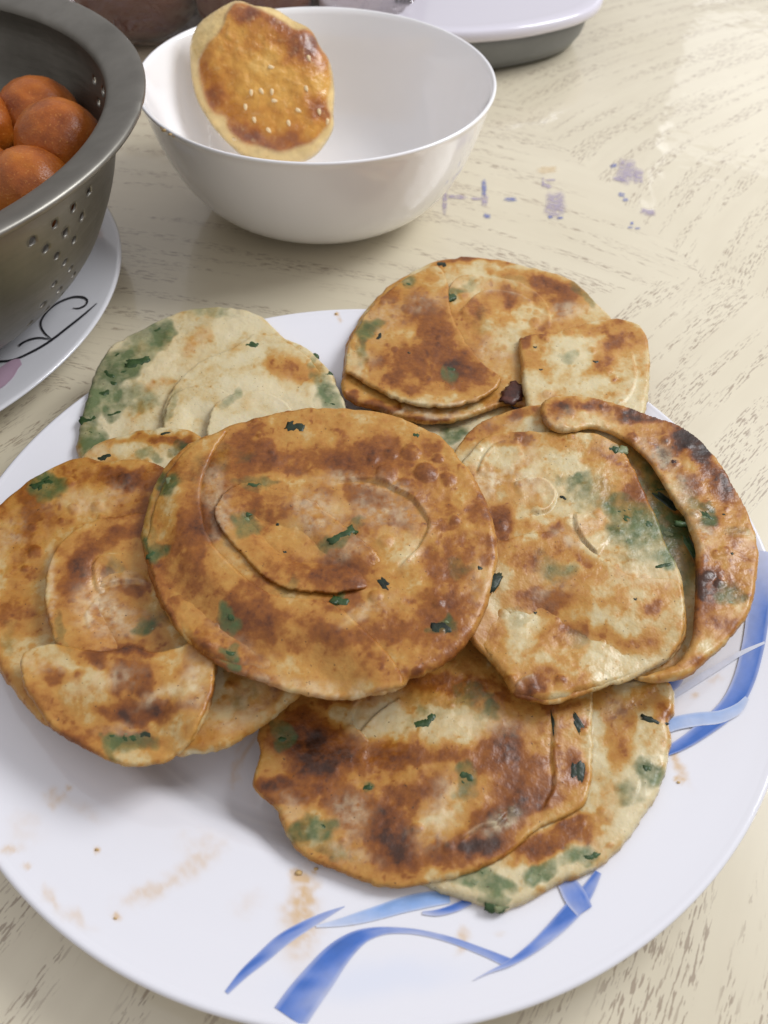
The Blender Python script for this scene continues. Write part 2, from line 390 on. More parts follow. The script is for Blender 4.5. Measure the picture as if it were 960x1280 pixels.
def build_plate():
    root = empty('serving_plate', (PCX, PCY, 0), 'large round white plate with blue ribbon pattern holding the pancakes', 'plate')
    top = [(0.0005, .0055), (.05, .0055), (.074, .0055)]
    top += [(r, float(plate_z(PCX + r, PCY))) for r in np.linspace(.076, .1376, 115)]
    lip = [(.1385, .0204), (.1393, .0204), (.1399, .0200), (.1401, .0194), (.1399, .0188), (.1390, .0182)]
    und = [(.134, .0170), (.12, .0146), (.106, .0120), (.098, .0075), (.092, .0035), (.088, .0009), (.084, .0007), (.080, .0024), (.02, .0028), (.0005, .0028)]
    V, Fc = lathe(top + lip + und, 900, PCX, PCY)
    Q = plan(V); up = np.repeat(np.arange(len(top + lip + und)) < len(top), 900)
    st = [(381, 1115, 14, 28, 6, .50), (374, 1160, 22, 40, 5, .46), (183, 1117, 34, 11, -25, .33), (240, 1083, 40, 12, -32, .26), (69, 998, 13, 9, 0, .34), (85, 983, 5, 4, 0, .45), (121, 1062, 4, 4, 0, .7),
          (10, 1060, 13, 5, 0, .5), (37, 1082, 6, 4, 0, .5), (60, 1118, 9, 9, 0, .4), (68, 1130, 6, 10, 0, .36), (96, 1150, 22, 9, 25, .25), (144, 1148, 6, 5, 0, .55), (373, 1092, 10, 6, 10, .8), (395, 1086, 5, 3, 0, .6),
          (250, 1055, 28, 16, 0, .15), (30, 1035, 22, 22, 0, .12), (300, 940, 6, 25, 8, .42), (292, 975, 5, 12, 0, .25), (576, 1177, 6, 17, 14, .55), (850, 958, 5, 20, -18, .5), (848, 978, 4, 4, 0, .6), (868, 868, 5, 4, 0, .4), (893, 848, 8, 4, 0, .2),
          (420, 391, 3, 3, 0, .9), (424, 400, 2, 5, 0, .5), (624, 1168, 8, 4, 0, .2), (310, 1130, 20, 14, -20, .12), (100, 1010, 30, 8, 30, .12), (442, 1153, 4, 3, 0, .5)]
    s = np.clip(1.35 * blobs(Q, st, 9, 16, 4), 0, 1) * up * np.clip(.55 + .9 * (fbm(Q[:, 0], Q[:, 1], 9, 3, 9) + .3), .15, 1.2)
    s = np.clip(s, 0, .9)[:, None]
    wash = np.clip(blobs(Q, [(470, 1225, 110, 22, -6, .22), (950, 690, 18, 60, 0, .25)], 8, 40, 6), 0, 1)[:, None] * up[:, None]
    col = np.array([.79, .785, .83]) * (1 - wash) + np.array([.5, .62, .86]) * wash
    col = col * (1 - s) + np.array([.66, .44, .22]) * s
    meshobj('dish', V, Fc, MAT['plate'], root, True, np.c_[col, np.ones(len(V))])
    white = np.array([.79, .785, .83]); B = np.array([.055, .17, .58]); Bl = np.array([.25, .42, .78])
    rib = [([(283, 1241), (305, 1217), (329, 1196), (352, 1176), (377, 1160), (405, 1145), (431, 1133)], [6, 12, 16, 17, 14, 9, 1], B, [.8, 1, 1, 1, .9, .8, .6]),
           ([(362, 1272), (380, 1246), (401, 1219), (416, 1200), (431, 1185), (446, 1174), (462, 1167), (486, 1163), (522, 1165), (564, 1175), (607, 1191), (637, 1204)], [46, 44, 40, 35, 29, 22, 15, 9, 7, 8, 10, 13], B, [1, 1, 1, 1.1, 1.2, 1.2, 1.1, .9, .7, .8, .9, 1]),
           ([(395, 1158), (425, 1153), (450, 1147), (478, 1139), (504, 1131), (532, 1125), (562, 1121)], [3, 10, 15, 18, 20, 20, 16], Bl, [.3, .6, .8, 1, 1.1, 1.2, 1.2]),
           ([(528, 1141), (545, 1141), (562, 1137), (575, 1132), (588, 1126)], [4, 8, 10, 11, 10], B, [.5, .8, 1, 1, 1]),
           ([(592, 1225), (612, 1215), (637, 1204), (667, 1184), (690, 1164), (706, 1148), (722, 1130), (736, 1111), (748, 1090)], [1, 3, 8, 14, 19, 22, 22, 16, 9], B, [.3, .6, .9, 1, 1, 1.1, 1.2, 1, 1]),
           ([(700, 1092), (710, 1106), (720, 1122), (731, 1139)], [16, 24, 28, 22], B, [.7, .9, 1.1, 1]),
           ([(962, 690), (955, 730), (948, 765), (942, 805), (930, 850), (911, 884), (877, 913), (850, 931), (822, 944)], [34, 32, 29, 28, 27, 25, 20, 15, 10], B, [.5, .7, .9, 1, 1, 1.1, 1.1, 1, .9]),
           ([(820, 914), (845, 904), (872, 899), (900, 896), (922, 886), (934, 872)], [16, 17, 17, 16, 13, 6], Bl, [.9, .9, .85, .8, .8, .6]),
           ([(956, 803), (925, 817), (900, 832), (877, 846), (855, 860), (836, 873)], [3, 6, 8, 9, 9, 8], Bl, [.3, .25, .22, .25, .3, .35]),
           ([(832, 862), (842, 854), (850, 846)], [10, 16, 12], B, [1, 1, .8])]
    for k, (pts, wd, c, al) in enumerate(rib):
        P = spline([(*p, w_, a_) for p, w_, a_ in zip(pts, wd, al)], 4, False)
        T = np.gradient(P[:, :2], axis=0); T /= np.linalg.norm(T, axis=1)[:, None] + 1e-9; Nn = np.c_[-T[:, 1], T[:, 0]]
        m = 7; rows = []; cols = []
        for q in range(m):
            f = q / (m - 1) - .5
            rows.append(on_plate(P[:, :2] + Nn * (P[:, 2] * f)[:, None], .00012 + .00007 * k))
            sw = (1.0 - .3 * (f + .5)) * (.62 if q in (0, m - 1) else 1.0) * (1 + .22 * fbm(P[:, 0], P[:, 1] + q * 9, 26, 2, k + 70))
            shade = np.clip(P[:, 3] * sw, 0, 1.3)[:, None]
            cc = white * (1 - np.clip(shade, 0, 1)) + c * np.clip(shade, 0, 1); cc = cc * (1 - np.clip(shade - .9, 0, .4) * .9)
            cols.append(np.c_[cc, np.ones(len(P))])
        V = np.stack(rows, 1).reshape(-1, 3); col = np.stack(cols, 1).reshape(-1, 4)
        i, j = np.meshgrid(np.arange(len(P) - 1), np.arange(m - 1), indexing='ij')
        Fc = np.stack([i * m + j, (i + 1) * m + j, (i + 1) * m + j + 1, i * m + j + 1], -1).reshape(-1, 4)
        meshobj('blue_ribbon', V, Fc, MAT['ribbon'], root, True, col)
    for pt, r in [((373, 1091), .0008), ((395, 1086), .0005), ((121, 1062), .00035), ((848, 978), .0004), ((420, 392), .0005), ((144, 1148), .00035)]:
        crumb(root, on_plate([pt], r * .5)[0], r)
    return root
RS = np.random.RandomState(3)
def crumb(root, c, r):
    bm = bmesh.new(); bmesh.ops.create_icosphere(bm, subdivisions=1, radius=r)
    for v in bm.verts: v.co *= 1 + .5 * (RS.rand() - .5); v.co.x *= 1.5; v.co.z *= .6
    V = np.array([v.co[:] for v in bm.verts]) + c; Fc = [tuple(v.index for v in f.verts) for f in bm.faces]; bm.free()
    return meshobj('crumb', V, Fc, MAT['crumb'], root)
plate = build_plate()

# ------------------------------------------------------------------ pancakes: draping on the plate and on each other
DX = .002
GX = np.arange(-.20, .20, DX); GY = np.arange(.0, .36, DX)
GXX, GYY = np.meshgrid(GX, GY, indexing='ij'); GP = np.c_[GXX.ravel(), GYY.ravel()]
HF = np.asarray(plate_z(GXX, GYY)).copy(); HF[HF < 0] = 0.0
def shift_avg(z, m):
    zz = np.pad(z * m, 1); mm = np.pad(m.astype(float), 1)
    s = np.zeros_like(z); c = np.zeros_like(z)
    for a in (0, 1, 2):
        for b in (0, 1, 2):
            wgt = (1, 2, 1)[a] * (1, 2, 1)[b]
            s += wgt * zz[a:a + z.shape[0], b:b + z.shape[1]]; c += wgt * mm[a:a + z.shape[0], b:b + z.shape[1]]
    return np.where(c > 0, s / np.maximum(c, 1e-9), 0)
def drape(poly, iters, g):
    i0 = max(0, int((poly[:, 0].min() - GX[0]) / DX) - 6); i1 = min(len(GX), int((poly[:, 0].max() - GX[0]) / DX) + 8)
    j0 = max(0, int((poly[:, 1].min() - GY[0]) / DX) - 6); j1 = min(len(GY), int((poly[:, 1].max() - GY[0]) / DX) + 8)
    sub = (slice(i0, i1), slice(j0, j1)); H = HF[sub]
    m = inside(np.c_[GXX[sub].ravel(), GYY[sub].ravel()], poly).reshape(H.shape)
    z = np.where(m, H[m].max(), 0.0)
    for k in range(iters):
        z = shift_avg(z, m)
        z = np.where(m, np.maximum(H, z - g), 0)
    for k in range(6): z = np.where(m, shift_avg(z, m), 0)
    z = np.where(m, np.maximum(z, H - .0004), 0)
    # grow outwards so that the rim can be sampled
    mm = m.copy(); zz = z.copy()
    for k in range(5):
        av = shift_avg(zz, mm); grow = (np.pad(mm, 1)[:-2, 1:-1] | np.pad(mm, 1)[2:, 1:-1] | np.pad(mm, 1)[1:-1, :-2] | np.pad(mm, 1)[1:-1, 2:]) & ~mm
        zz[grow] = av[grow]; mm |= grow
    M_ = np.zeros(HF.shape, bool); Z_ = np.zeros(HF.shape); M_[sub] = m; Z_[sub] = zz
    return M_, Z_
def sample(Z, x, y):
    fx = np.clip((x - GX[0]) / DX, 0, len(GX) - 1.001); fy = np.clip((y - GY[0]) / DX, 0, len(GY) - 1.001)
    i = fx.astype(int); j = fy.astype(int); a = fx - i; b = fy - j
    return (Z[i, j] * (1 - a) + Z[i + 1, j] * a) * (1 - b) + (Z[i, j + 1] * (1 - a) + Z[i + 1, j + 1] * a) * b

def grid_sheet(poly, cell):
    lo = poly.min(0) - cell; hi = poly.max(0) + cell
    xs = np.arange(lo[0], hi[0], cell); ys = np.arange(lo[1], hi[1], cell)
    X, Y = np.meshgrid(xs, ys, indexing='ij'); nx, ny = X.shape; P = np.c_[X.ravel(), Y.ravel()]
    ci, cj = np.meshgrid(np.arange(nx - 1), np.arange(ny - 1), indexing='ij')
    cc = np.c_[xs[ci.ravel()] + cell / 2, ys[cj.ravel()] + cell / 2]
    keep = inside(cc, poly)
    Fc = np.stack([ci * ny + cj, (ci + 1) * ny + cj, (ci + 1) * ny + cj + 1, ci * ny + cj + 1], -1).reshape(-1, 4)[keep]
    cnt = np.bincount(Fc.ravel(), minlength=nx * ny)
    used = cnt > 0; rim = used & (cnt < 4)
    idx = -np.ones(nx * ny, int); idx[used] = np.arange(used.sum())
    P = P[used]; rim = rim[used]; Fc = idx[Fc]
    d, _, _, _ = polydist(P, poly[::3])
    _, near, _, _ = polydist(P[rim], poly)
    P = P.copy(); P[rim] = near; d = np.where(rim, 0, d)
    return P, Fc, d, rim

DG = MAT['dough']
CELL = .00052
SURF = {}
def build_sheet(name, root, px, mat, thick, edge, blob_b=(), blob_g=(), blob_w=(), base_b=.3, seams=(), blisters=(), iters=140, g=.00002,
                seed=1, rough=.00035, und=.0009, zguess=.025, edge_b=.10, cell=CELL, relief=.55, occupy=True, bend=(), curl=0.0, gold=.23, cseed=None, knee=.64, free=None, fade=(20, 70)):
    cs = seed if cseed is None else cseed
    if cseed is None: SURF['greens'] += list(blob_g)
    if blob_b: SURF['common'] = dict(blob_b=blob_b, blob_g=blob_g, blob_w=blob_w, base_b=base_b, gold=gold, cseed=cs)
    thick = thick * .82; edge = thick * .75
    o = spline(px, 2.5)
    nzv = np.cumsum(np.hypot(*np.diff(o, axis=0, append=o[:1]).T))
    c = o.mean(0); rad = (o - c) / (np.linalg.norm(o - c, axis=1)[:, None] + 1e-9)
    o = o + rad * (2.0 * fbm(nzv, nzv * 0 + seed * 40, 26, 3, seed) + 1.5 * fbm(nzv, nzv * 0 + seed * 40, 7, 2, seed + 5) + .9 * fbm(nzv, nzv * 0 + seed * 40, 3.6, 2, seed + 6))[:, None]
    z = np.full(len(o), zguess)
    for _ in range(3):
        W = un(o, z); poly = W[:, :2]
        m, Z = drape(poly, iters, g)
        z = sample(Z, poly[:, 0], poly[:, 1]) + thick * .55
    W = un(o, z); poly = W[:, :2]
    m, Z = drape(poly, iters, g)
    P, Fc, d, rim = grid_sheet(poly, cell)
    base = sample(Z, P[:, 0], P[:, 1])
    t = np.clip(d / edge, 0, 1); prof = np.sqrt(np.clip(1 - (1 - t) ** 2.2, 0, 1))
    if curl: base = base + curl * np.exp(-d / .006)
    Q = plan(np.c_[P, base + thick * prof])
    h = und * fbm(P[:, 0], P[:, 1], .022, 3, seed + 11) + rough * fbm(P[:, 0], P[:, 1], .006, 3, seed + 12) + .3 * rough * fbm(P[:, 0], P[:, 1], .0018, 2, seed + 13)
    wx = Q[:, 0] + 16 * fbm(Q[:, 0], Q[:, 1], 50, 3, cs + 60); wy = Q[:, 1] + 16 * fbm(Q[:, 0], Q[:, 1], 50, 3, cs + 61)
    pat = np.clip((fbm(wx, wy, 60, 4, cs + 62) + .12) / .30, 0, 1); pat = pat * pat * (3 - 2 * pat)
    b = base_b - .17 + gold * pat + 1.2 * blobs(Q, blob_b, 12, 26, cs, 1.0, 1.8) * (1 + .45 * fbm(Q[:, 0], Q[:, 1], 14, 3, cs + 4)) + .13 * fbm(Q[:, 0], Q[:, 1], 38, 4, cs + 2) + .09 * fbm(Q[:, 0], Q[:, 1], 9, 3, cs + 3)
    gr = np.clip(1.5 * blobs(Q, blob_g, 17, 24, cs + 7, .75, 2.2), 0, 1) * (.85 + .45 * fbm(Q[:, 0], Q[:, 1], 10, 3, cs + 8))
    wv = np.clip(blobs(Q, blob_w, 10, 18, cs + 9), 0, 1) * np.clip(.65 + 1.0 * fbm(Q[:, 0], Q[:, 1], 8, 3, cs + 10), 0, 1)
    # flecks of toasting and tiny pale blisters
    b += .22 * np.clip(fbm(Q[:, 0], Q[:, 1], 6, 2, cs + 21) - .38, 0, 1) * 2
    for (sp, side, amp, dec) in seams:
        L = spline(sp, 4, False); L = L + 1.5 * np.c_[fbm(np.arange(len(L)) * 4., np.zeros(len(L)), 18, 2, seed), fbm(np.arange(len(L)) * 4., np.zeros(len(L)) + 50, 18, 2, seed)]
        dd, _, sg, par = polydist(Q, L, False)
        s = dd * sg * side                       # image y points down: + side = right of travel
        tap = np.clip(par / .10, 0, 1) * np.clip((1 - par) / .10, 0, 1); tap = tap * tap * (3 - 2 * tap)
        step = np.clip(s / 2.3 + .5, 0, 1); step = step * step * (3 - 2 * step)
        ampv = amp * (.65 + .6 * vnoise(par * 60, par * 0, 11, seed))
        h += tap * ampv * (step * np.exp(-np.clip(s, 0, None) / dec) - (1 - step) * .6 * np.exp(-np.clip(-s, 0, None) / (dec * .3)))
        ed = tap * np.exp(-np.abs(s - 1.5) / 2.2) * np.clip(.35 + 1.1 * fbm(Q[:, 0], Q[:, 1], 14, 2, seed + 17), 0, 1)
        wv = np.clip(wv + .55 * ed, 0, 1)
        lo = tap * (s < 0) * np.exp(-np.abs(s) / 7); b = b - .16 * lo
    rb = np.random.RandomState(seed)
    for k in range(16 if cseed is None else 0):
        q_ = Q[rb.randint(len(Q))]; blisters = list(blisters) + [(q_[0], q_[1], 3 + 5 * rb.rand())]
    for (bx, by, br) in blisters:
        e = 1 + .25 * fbm(Q[:, 0], Q[:, 1], br * 1.3, 2, seed + int(bx)); rr = np.hypot(Q[:, 0] - bx, (Q[:, 1] - by) * 1.15) / (br * e)
        h += .00075 * np.clip(1 - rr ** 2, 0, 1) ** .7 * (br / 10); b += .20 * np.clip(1.15 - rr, 0, .6) - .05 * np.exp(-((rr - 1.12) / .13) ** 2)
    b = b + edge_b * np.exp(-d / .0022) * (.5 + fbm(Q[:, 0], Q[:, 1], 22, 2, seed + 40))
    b = np.where(b > knee, knee + (b - knee) * .38, b)
    h = h * np.clip(d / .0016, 0.12, 1)
    if free is not None:                                     # only one edge of the sheet stands free, the rest runs into the dough
        fd, _, _, _ = polydist(Q, spline(free, 5, False), False)
        f_ = np.clip((fd - fade[0]) / (fade[1] - fade[0]), 0, 1); f_ = f_ * f_ * (3 - 2 * f_)
        base = base - f_ * (thick + .0028)
    zt = base + thick * (.35 + .65 * prof) + h * relief * 1.25
    zb = base + thick * .35 * (1 - np.clip(d / (edge * .6), 0, 1)) * .9
    keepb = ~rim
    nb = int(keepb.sum()); idb = np.where(rim, np.arange(len(P)), 0); idb[keepb] = len(P) + np.arange(nb)
    V = np.r_[np.c_[P, zt], np.c_[P, zb][keepb]]
    F2 = np.r_[Fc, idb[Fc][:, ::-1]]
    col = np.c_[b, np.clip(gr, 0, 1), np.clip(wv, 0, 1)]
    col = np.c_[np.r_[col, np.tile([.35, 0, 0], (nb, 1))], np.ones(len(P) + nb)]
    ob = meshobj(name, V, F2, mat, root, True, col)
    # surface height for the things lying on it
    top = Z + thick
    if occupy:
        ii = np.rint((P[:, 0] - GX[0]) / DX).astype(int); jj = np.rint((P[:, 1] - GY[0]) / DX).astype(int)
        np.maximum.at(HF, (ii, jj), zt + .0002)
    SURF['Z'] = top; SURF['m'] = m
    SURF['list'].append((P, zt, ob))
    return ob
def on_surface(pt):
    best = None
    for P, zt, ob in SURF['list']:
        z = np.median(zt)
        for _ in range(8):
            q = un([pt], z)[0]; dd = (P[:, 0] - q[0]) ** 2 + (P[:, 1] - q[1]) ** 2; k = np.argmin(dd); z = zt[k]
        if dd[k] < .0015 ** 2 and (best is None or z > best[0]): best = (z, ob)
    if best is None: best = (z, ob)
    SURF['ob'] = best[1]
    return un([pt], best[0])[0]
def layer(root, px, thick, seed, curl=.0005, **kw):
    """a thin sheet of the coil lying on the dough below, toasted in the same places"""
    a = dict(SURF['common']); a.update(kw)
    return build_sheet('dough_layer', root, px, DG, thick, .002, seed=seed, iters=8, und=.0002, rough=.00018, curl=curl, edge_b=a.pop('edge_b', .12), **a)
def scallion(root, pt, lpx, wpx, deg, mat='green', lift=.0004, bendv=.25, label=None):
    """thin curved leaf piece, a closed little mesh lying on the dough last built"""
    c = on_surface(pt); s = np.linalg.norm(c - CP) / CF
    a = math.radians(deg); e = un([pt, (pt[0] + math.cos(a), pt[1] + math.sin(a))], c[2]); u = e[1] - e[0]; u /= np.linalg.norm(u)
    v = np.array([-u[1], u[0], 0]); L = lpx * s * .5; Wd = wpx * s * .5 * 1.5
    n, m = 9, 5; top = []; bot = []
    for i in range(n):
        f = i / (n - 1) * 2 - 1
        wl = Wd * (1 - .15 * abs(f) ** 3) * (1 + .5 * (RS.rand() - .5))
        for j in range(m):
            q = j / (m - 1) * 2 - 1
            x = L * f * (1 + .07 * RS.randn() * (abs(f) > .9)); y = wl * q + bendv * L * .3 * (f * f - .4)
            z = lift - .0005 + .00025 * (1 - q * q) - .00025 * max(abs(f), abs(q)) ** 4 + .00012 * math.sin(f * 5 + q * 3 + pt[0])
            p = c + u * x + v * y; top.append(p + np.array([0, 0, z])); bot.append(p + np.array([0, 0, z - .0009]))
    V = np.array(top + bot); Fc = []
    N = n * m
    for i in range(n - 1):
        for j in range(m - 1):
            q = [i * m + j, (i + 1) * m + j, (i + 1) * m + j + 1, i * m + j + 1]; Fc.append(tuple(q)); Fc.append(tuple(N + k for k in q[::-1]))
        Fc.append((i * m, N + i * m, N + (i + 1) * m, (i + 1) * m)); Fc.append((i * m + m - 1, (i + 1) * m + m - 1, N + (i + 1) * m + m - 1, N + i * m + m - 1))
    for j in range(m - 1):
        Fc.append((j, j + 1, N + j + 1, N + j)); k = (n - 1) * m + j; Fc.append((k, N + k, N + k + 1, k + 1))
    o = meshobj('scallion_piece', V, Fc, MAT[mat], SURF['ob'], True)
    return o
def shreds(root, lst, seed):
    """bits of chopped scallion half sunk where the green shows"""
    rs = np.random.RandomState(seed)
    for (x, y, rx, ry, a, st) in lst:
        if st < .42: continue
        for _ in range(1 if rx * ry < 260 else 2):
            scallion(root, (x + rx * .5 * (rs.rand() - .5) * 2, y + ry * .5 * (rs.rand() - .5) * 2), 9 + 13 * rs.rand(), 4 + 6 * rs.rand(), a + 60 * (rs.rand() - .5), 'green' if rs.rand() < .7 else 'pale', .00018 + .00022 * rs.rand())
def pancake(pt, label):
    SURF['list'] = []; SURF['greens'] = []
    c = un([pt], .02)[0]; return empty('scallion_pancake', (c[0], c[1], .012), label, 'pancake', 'scallion pancakes on the white plate')

# ------------------------------------------------------------------ pancake A, top left
rA = pancake((265, 520), 'pale green-tinged pancake at the far left edge of the big plate, least browned')
build_sheet('dough_body', rA, [(96, 567), (99, 538), (106, 505), (117, 472), (134, 440), (164, 420), (200, 402), (231, 390), (265, 385), (300, 388), (330, 400), (357, 424), (385, 437), (402, 453), (418, 473), (429, 500), (434, 530), (425, 580), (390, 625), (330, 652), (250, 655), (170, 630), (120, 600)],
    DG, .0046, .004, base_b=.05, seed=2, zguess=.022, edge_b=.0,
    blob_b=[(292, 432, 22, 14, -15, .28), (330, 460, 32, 14, 5, .22), (345, 445, 22, 12, 0, .1), (375, 465, 22, 15, 30, .30), (190, 485, 10, 9, 0, .22), (210, 478, 8, 6, 0, .2), (160, 517, 8, 7, 0, .2), (178, 514, 8, 8, 0, .2), (195, 512, 6, 7, 0, .18), (300, 505, 30, 10, -10, .22), (335, 510, 14, 9, 0, .18), (250, 425, 25, 12, -30, .14), (285, 460, 25, 12, 0, .14), (275, 500, 10, 8, 0, .2), (250, 530, 20, 8, 0, .12), (145, 570, 30, 12, 0, .1)],
    blob_g=[(150, 455, 24, 20, -30, .85), (135, 480, 18, 30, 20, .72), (205, 410, 20, 10, -20, .75), (112, 520, 10, 45, 8, .5), (170, 500, 26, 20, 0, .4), (265, 392, 32, 8, 0, .35), (180, 430, 40, 14, -25, .4), (120, 540, 14, 16, 0, .5), (405, 480, 14, 26, -25, .45), (415, 505, 16, 16, 0, .5), (288, 500, 12, 8, -30, .4), (215, 505, 8, 22, 15, .35), (395, 445, 8, 6, 0, .4), (140, 515, 12, 8, 0, .5), (100, 555, 8, 20, 0, .35)],
    blob_w=[(175, 470, 40, 30, 0, .5), (225, 450, 40, 20, -30, .55), (350, 485, 50, 14, 10, .45), (260, 410, 60, 14, -10, .3), (165, 540, 35, 20, 0, .5), (310, 500, 25, 10, 0, .5)],
)
layer(rA, [(204, 532), (210, 500), (226, 474), (250, 455), (280, 441), (304, 430), (320, 418), (346, 424), (378, 439), (396, 455), (412, 476), (423, 502), (424, 540), (380, 580), (300, 590), (230, 570)], .0018, 32, edge_b=.0, free=[(204, 532), (210, 500), (226, 474), (250, 455), (280, 441), (304, 430), (320, 418)], fade=(30, 120))
layer(rA, [(205, 538), (208, 514), (217, 494), (238, 484), (262, 484), (288, 492), (310, 510), (300, 550), (250, 570), (215, 560)], .0012, 33, edge_b=.0, free=[(205, 538), (208, 514), (217, 494), (238, 484), (262, 484), (288, 492)], fade=(14, 60))
layer(rA, [(258, 548), (263, 514), (284, 497), (312, 489), (342, 495), (366, 514), (370, 550), (320, 570), (270, 565)], .0013, 34, edge_b=.0, free=[(258, 548), (263, 514), (284, 497), (312, 489), (342, 495), (366, 514)], fade=(24, 70))
for a in [((171, 451), 30, 10, -14, 'green'), ((129, 490), 16, 7, -20, 'green'), ((315, 430), 16, 10, 10, 'green'), ((394, 444), 9, 5, 55, 'green'), ]: scallion(rA, *a)
shreds(rA, SURF['greens'], 41)

# ------------------------------------------------------------------ pancake G, mostly hidden beneath
rG = pancake((545, 600), 'mostly hidden pancake showing a green-white sliver below the upper right pancake')
build_sheet('dough_body', rG, [(455, 520), (500, 505), (545, 505), (590, 500), (628, 500), (660, 540), (670, 600), (650, 670), (600, 710), (530, 720), (470, 690), (440, 630), (438, 560)],
    DG, .0042, .003, base_b=.1, seed=3, zguess=.012, blob_b=[(540, 556, 24, 8, 10, .5), (460, 520, 16, 8, 0, .2)], blob_g=[(570, 540, 22, 9, -5, .75), (505, 545, 20, 6, 0, .3), (530, 530, 40, 8, 0, .35)], blob_w=[(600, 517, 16, 14, 0, .8), (520, 538, 30, 8, 0, .5)])

# ------------------------------------------------------------------ pancake B, upper right
rB = pancake((590, 430), 'golden pancake on the far side of the plate with a torn squarish flap')
build_sheet('dough_body', rB, [(428, 492), (427, 470), (430, 440), (440, 414), (458, 385), (488, 357), (515, 340), (550, 327), (592, 323), (640, 330), (690, 342), (720, 355), (745, 378), (764, 398), (775, 430), (760, 470), (720, 500), (670, 510), (632, 506), (612, 514), (580, 524), (540, 530), (505, 524), (470, 512), (445, 505)],
    DG, .0038, .003, base_b=.33, seed=4, zguess=.026, edge_b=.12,
    blob_b=[(700, 368, 34, 20, 22, .42), (660, 350, 50, 10, 12, .28), (600, 327, 60, 5, 0, .3), (640, 372, 38, 12, 8, .42), (600, 385, 14, 12, 0, .2), (620, 395, 30, 10, 0, .18), (480, 512, 30, 6, 10, .35), (545, 522, 40, 5, -5, .3), (436, 500, 8, 8, 0, .3), (680, 405, 14, 8, 0, .15), (550, 345, 26, 14, 0, .1), (600, 440, 30, 15, 0, .05)],
    blob_g=[(585, 358, 22, 8, -10, .35), (562, 368, 9, 7, 0, .7), (730, 372, 18, 8, 40, .4), (650, 352, 40, 6, 8, .2), (600, 405, 20, 20, 0, .2)], blob_w=[(700, 392, 40, 8, -10, .5), (590, 360, 30, 8, 0, .5), (620, 440, 24, 20, 0, .6), (530, 515, 80, 5, 0, .7), (735, 385, 20, 12, 0, .4)],
    seams=[([(556, 372), (566, 352), (590, 346), (630, 350), (664, 362), (684, 384), (688, 412)], 1, .0017, 20), ([(572, 392), (592, 372), (618, 364), (646, 368), (668, 380)], 1, .0015, 18)])
scallion(rB, (553, 330), 14, 9, 10, 'dark'); scallion(rB, (559, 368), 9, 14, 10, 'green')
build_sheet('dough_layer', rB, [(431, 462), (434, 436), (444, 412), (462, 386), (490, 360), (514, 344), (545, 334), (560, 352), (562, 378), (572, 408), (588, 436), (606, 457), (626, 471), (620, 487), (598, 500), (566, 508), (530, 508), (498, 500), (466, 485), (442, 470)],
    DG, .0026, .0026, base_b=.34, seed=5, zguess=.03, edge_b=.12, iters=60,
    blob_b=[(540, 400, 24, 50, -20, .22), (520, 450, 60, 20, 5, .24), (545, 475, 60, 16, -5, .26), (505, 480, 26, 12, 0, .22), (585, 460, 24, 14, 20, .22), (470, 460, 12, 14, 0, .2), (555, 420, 18, 20, 0, .16), (510, 390, 16, 12, 0, .1), (490, 370, 14, 10, 0, .2), (530, 345, 18, 8, 0, .1)],
    blob_g=[(460, 416, 16, 13, 0, .6), (512, 358, 14, 9, 0, .45), (566, 463, 10, 12, 0, .45), (520, 425, 18, 12, 0, .15), (446, 430, 10, 20, 0, .3)], blob_w=[(480, 400, 22, 24, 0, .4), (455, 450, 14, 20, 0, .5), (530, 505, 60, 4, 0, .9), (530, 375, 24, 14, 0, .35)])
scallion(rB, (474, 421), 15, 5, -65, 'dark'); scallion(rB, (511, 441), 6, 3, 20, 'dark')
build_sheet('dough_layer', rB, [(649, 428), (656, 421), (690, 418), (706, 412), (745, 401), (775, 399), (799, 409), (811, 432), (811, 480), (806, 520), (780, 560), (720, 560), (668, 535), (658, 505), (652, 470)],
    DG, .0034, .003, base_b=.2, seed=6, zguess=.030, edge_b=.10, iters=60,
    blob_b=[(720, 416, 60, 10, -8, .30), (780, 420, 26, 16, 10, .26), (755, 445, 34, 14, -40, .28), (690, 470, 24, 16, 0, .16), (762, 490, 24, 10, -10, .2), (655, 430, 9, 10, 0, .32), (700, 500, 34, 12, 0, .14), (800, 470, 10, 24, 0, .12), (670, 460, 18, 12, 0, .1), (772, 404, 10, 6, 0, .3)],
    blob_g=[(706, 450, 14, 10, 0, .3)], blob_w=[(730, 440, 20, 12, -30, .5), (790, 500, 16, 16, 0, .4), (680, 500, 14, 20, 0, .35)], seams=[([(790, 440), (795, 470), (786, 498), (768, 508)], 1, .0006, 8)])
for a in [((669, 434), 6, 4, 0, 'dark'), ((744, 452), 9, 4, 5, 'dark'), ((676, 462), 6, 3, 0, 'dark')]: scallion(rB, *a)
scallion(rB, (641, 493), 40, 17, -55, 'rust', .0016)  # red-brown piece whose dark colour also paints the shadowed gap beside the flap
shreds(rB, SURF['greens'], 42)

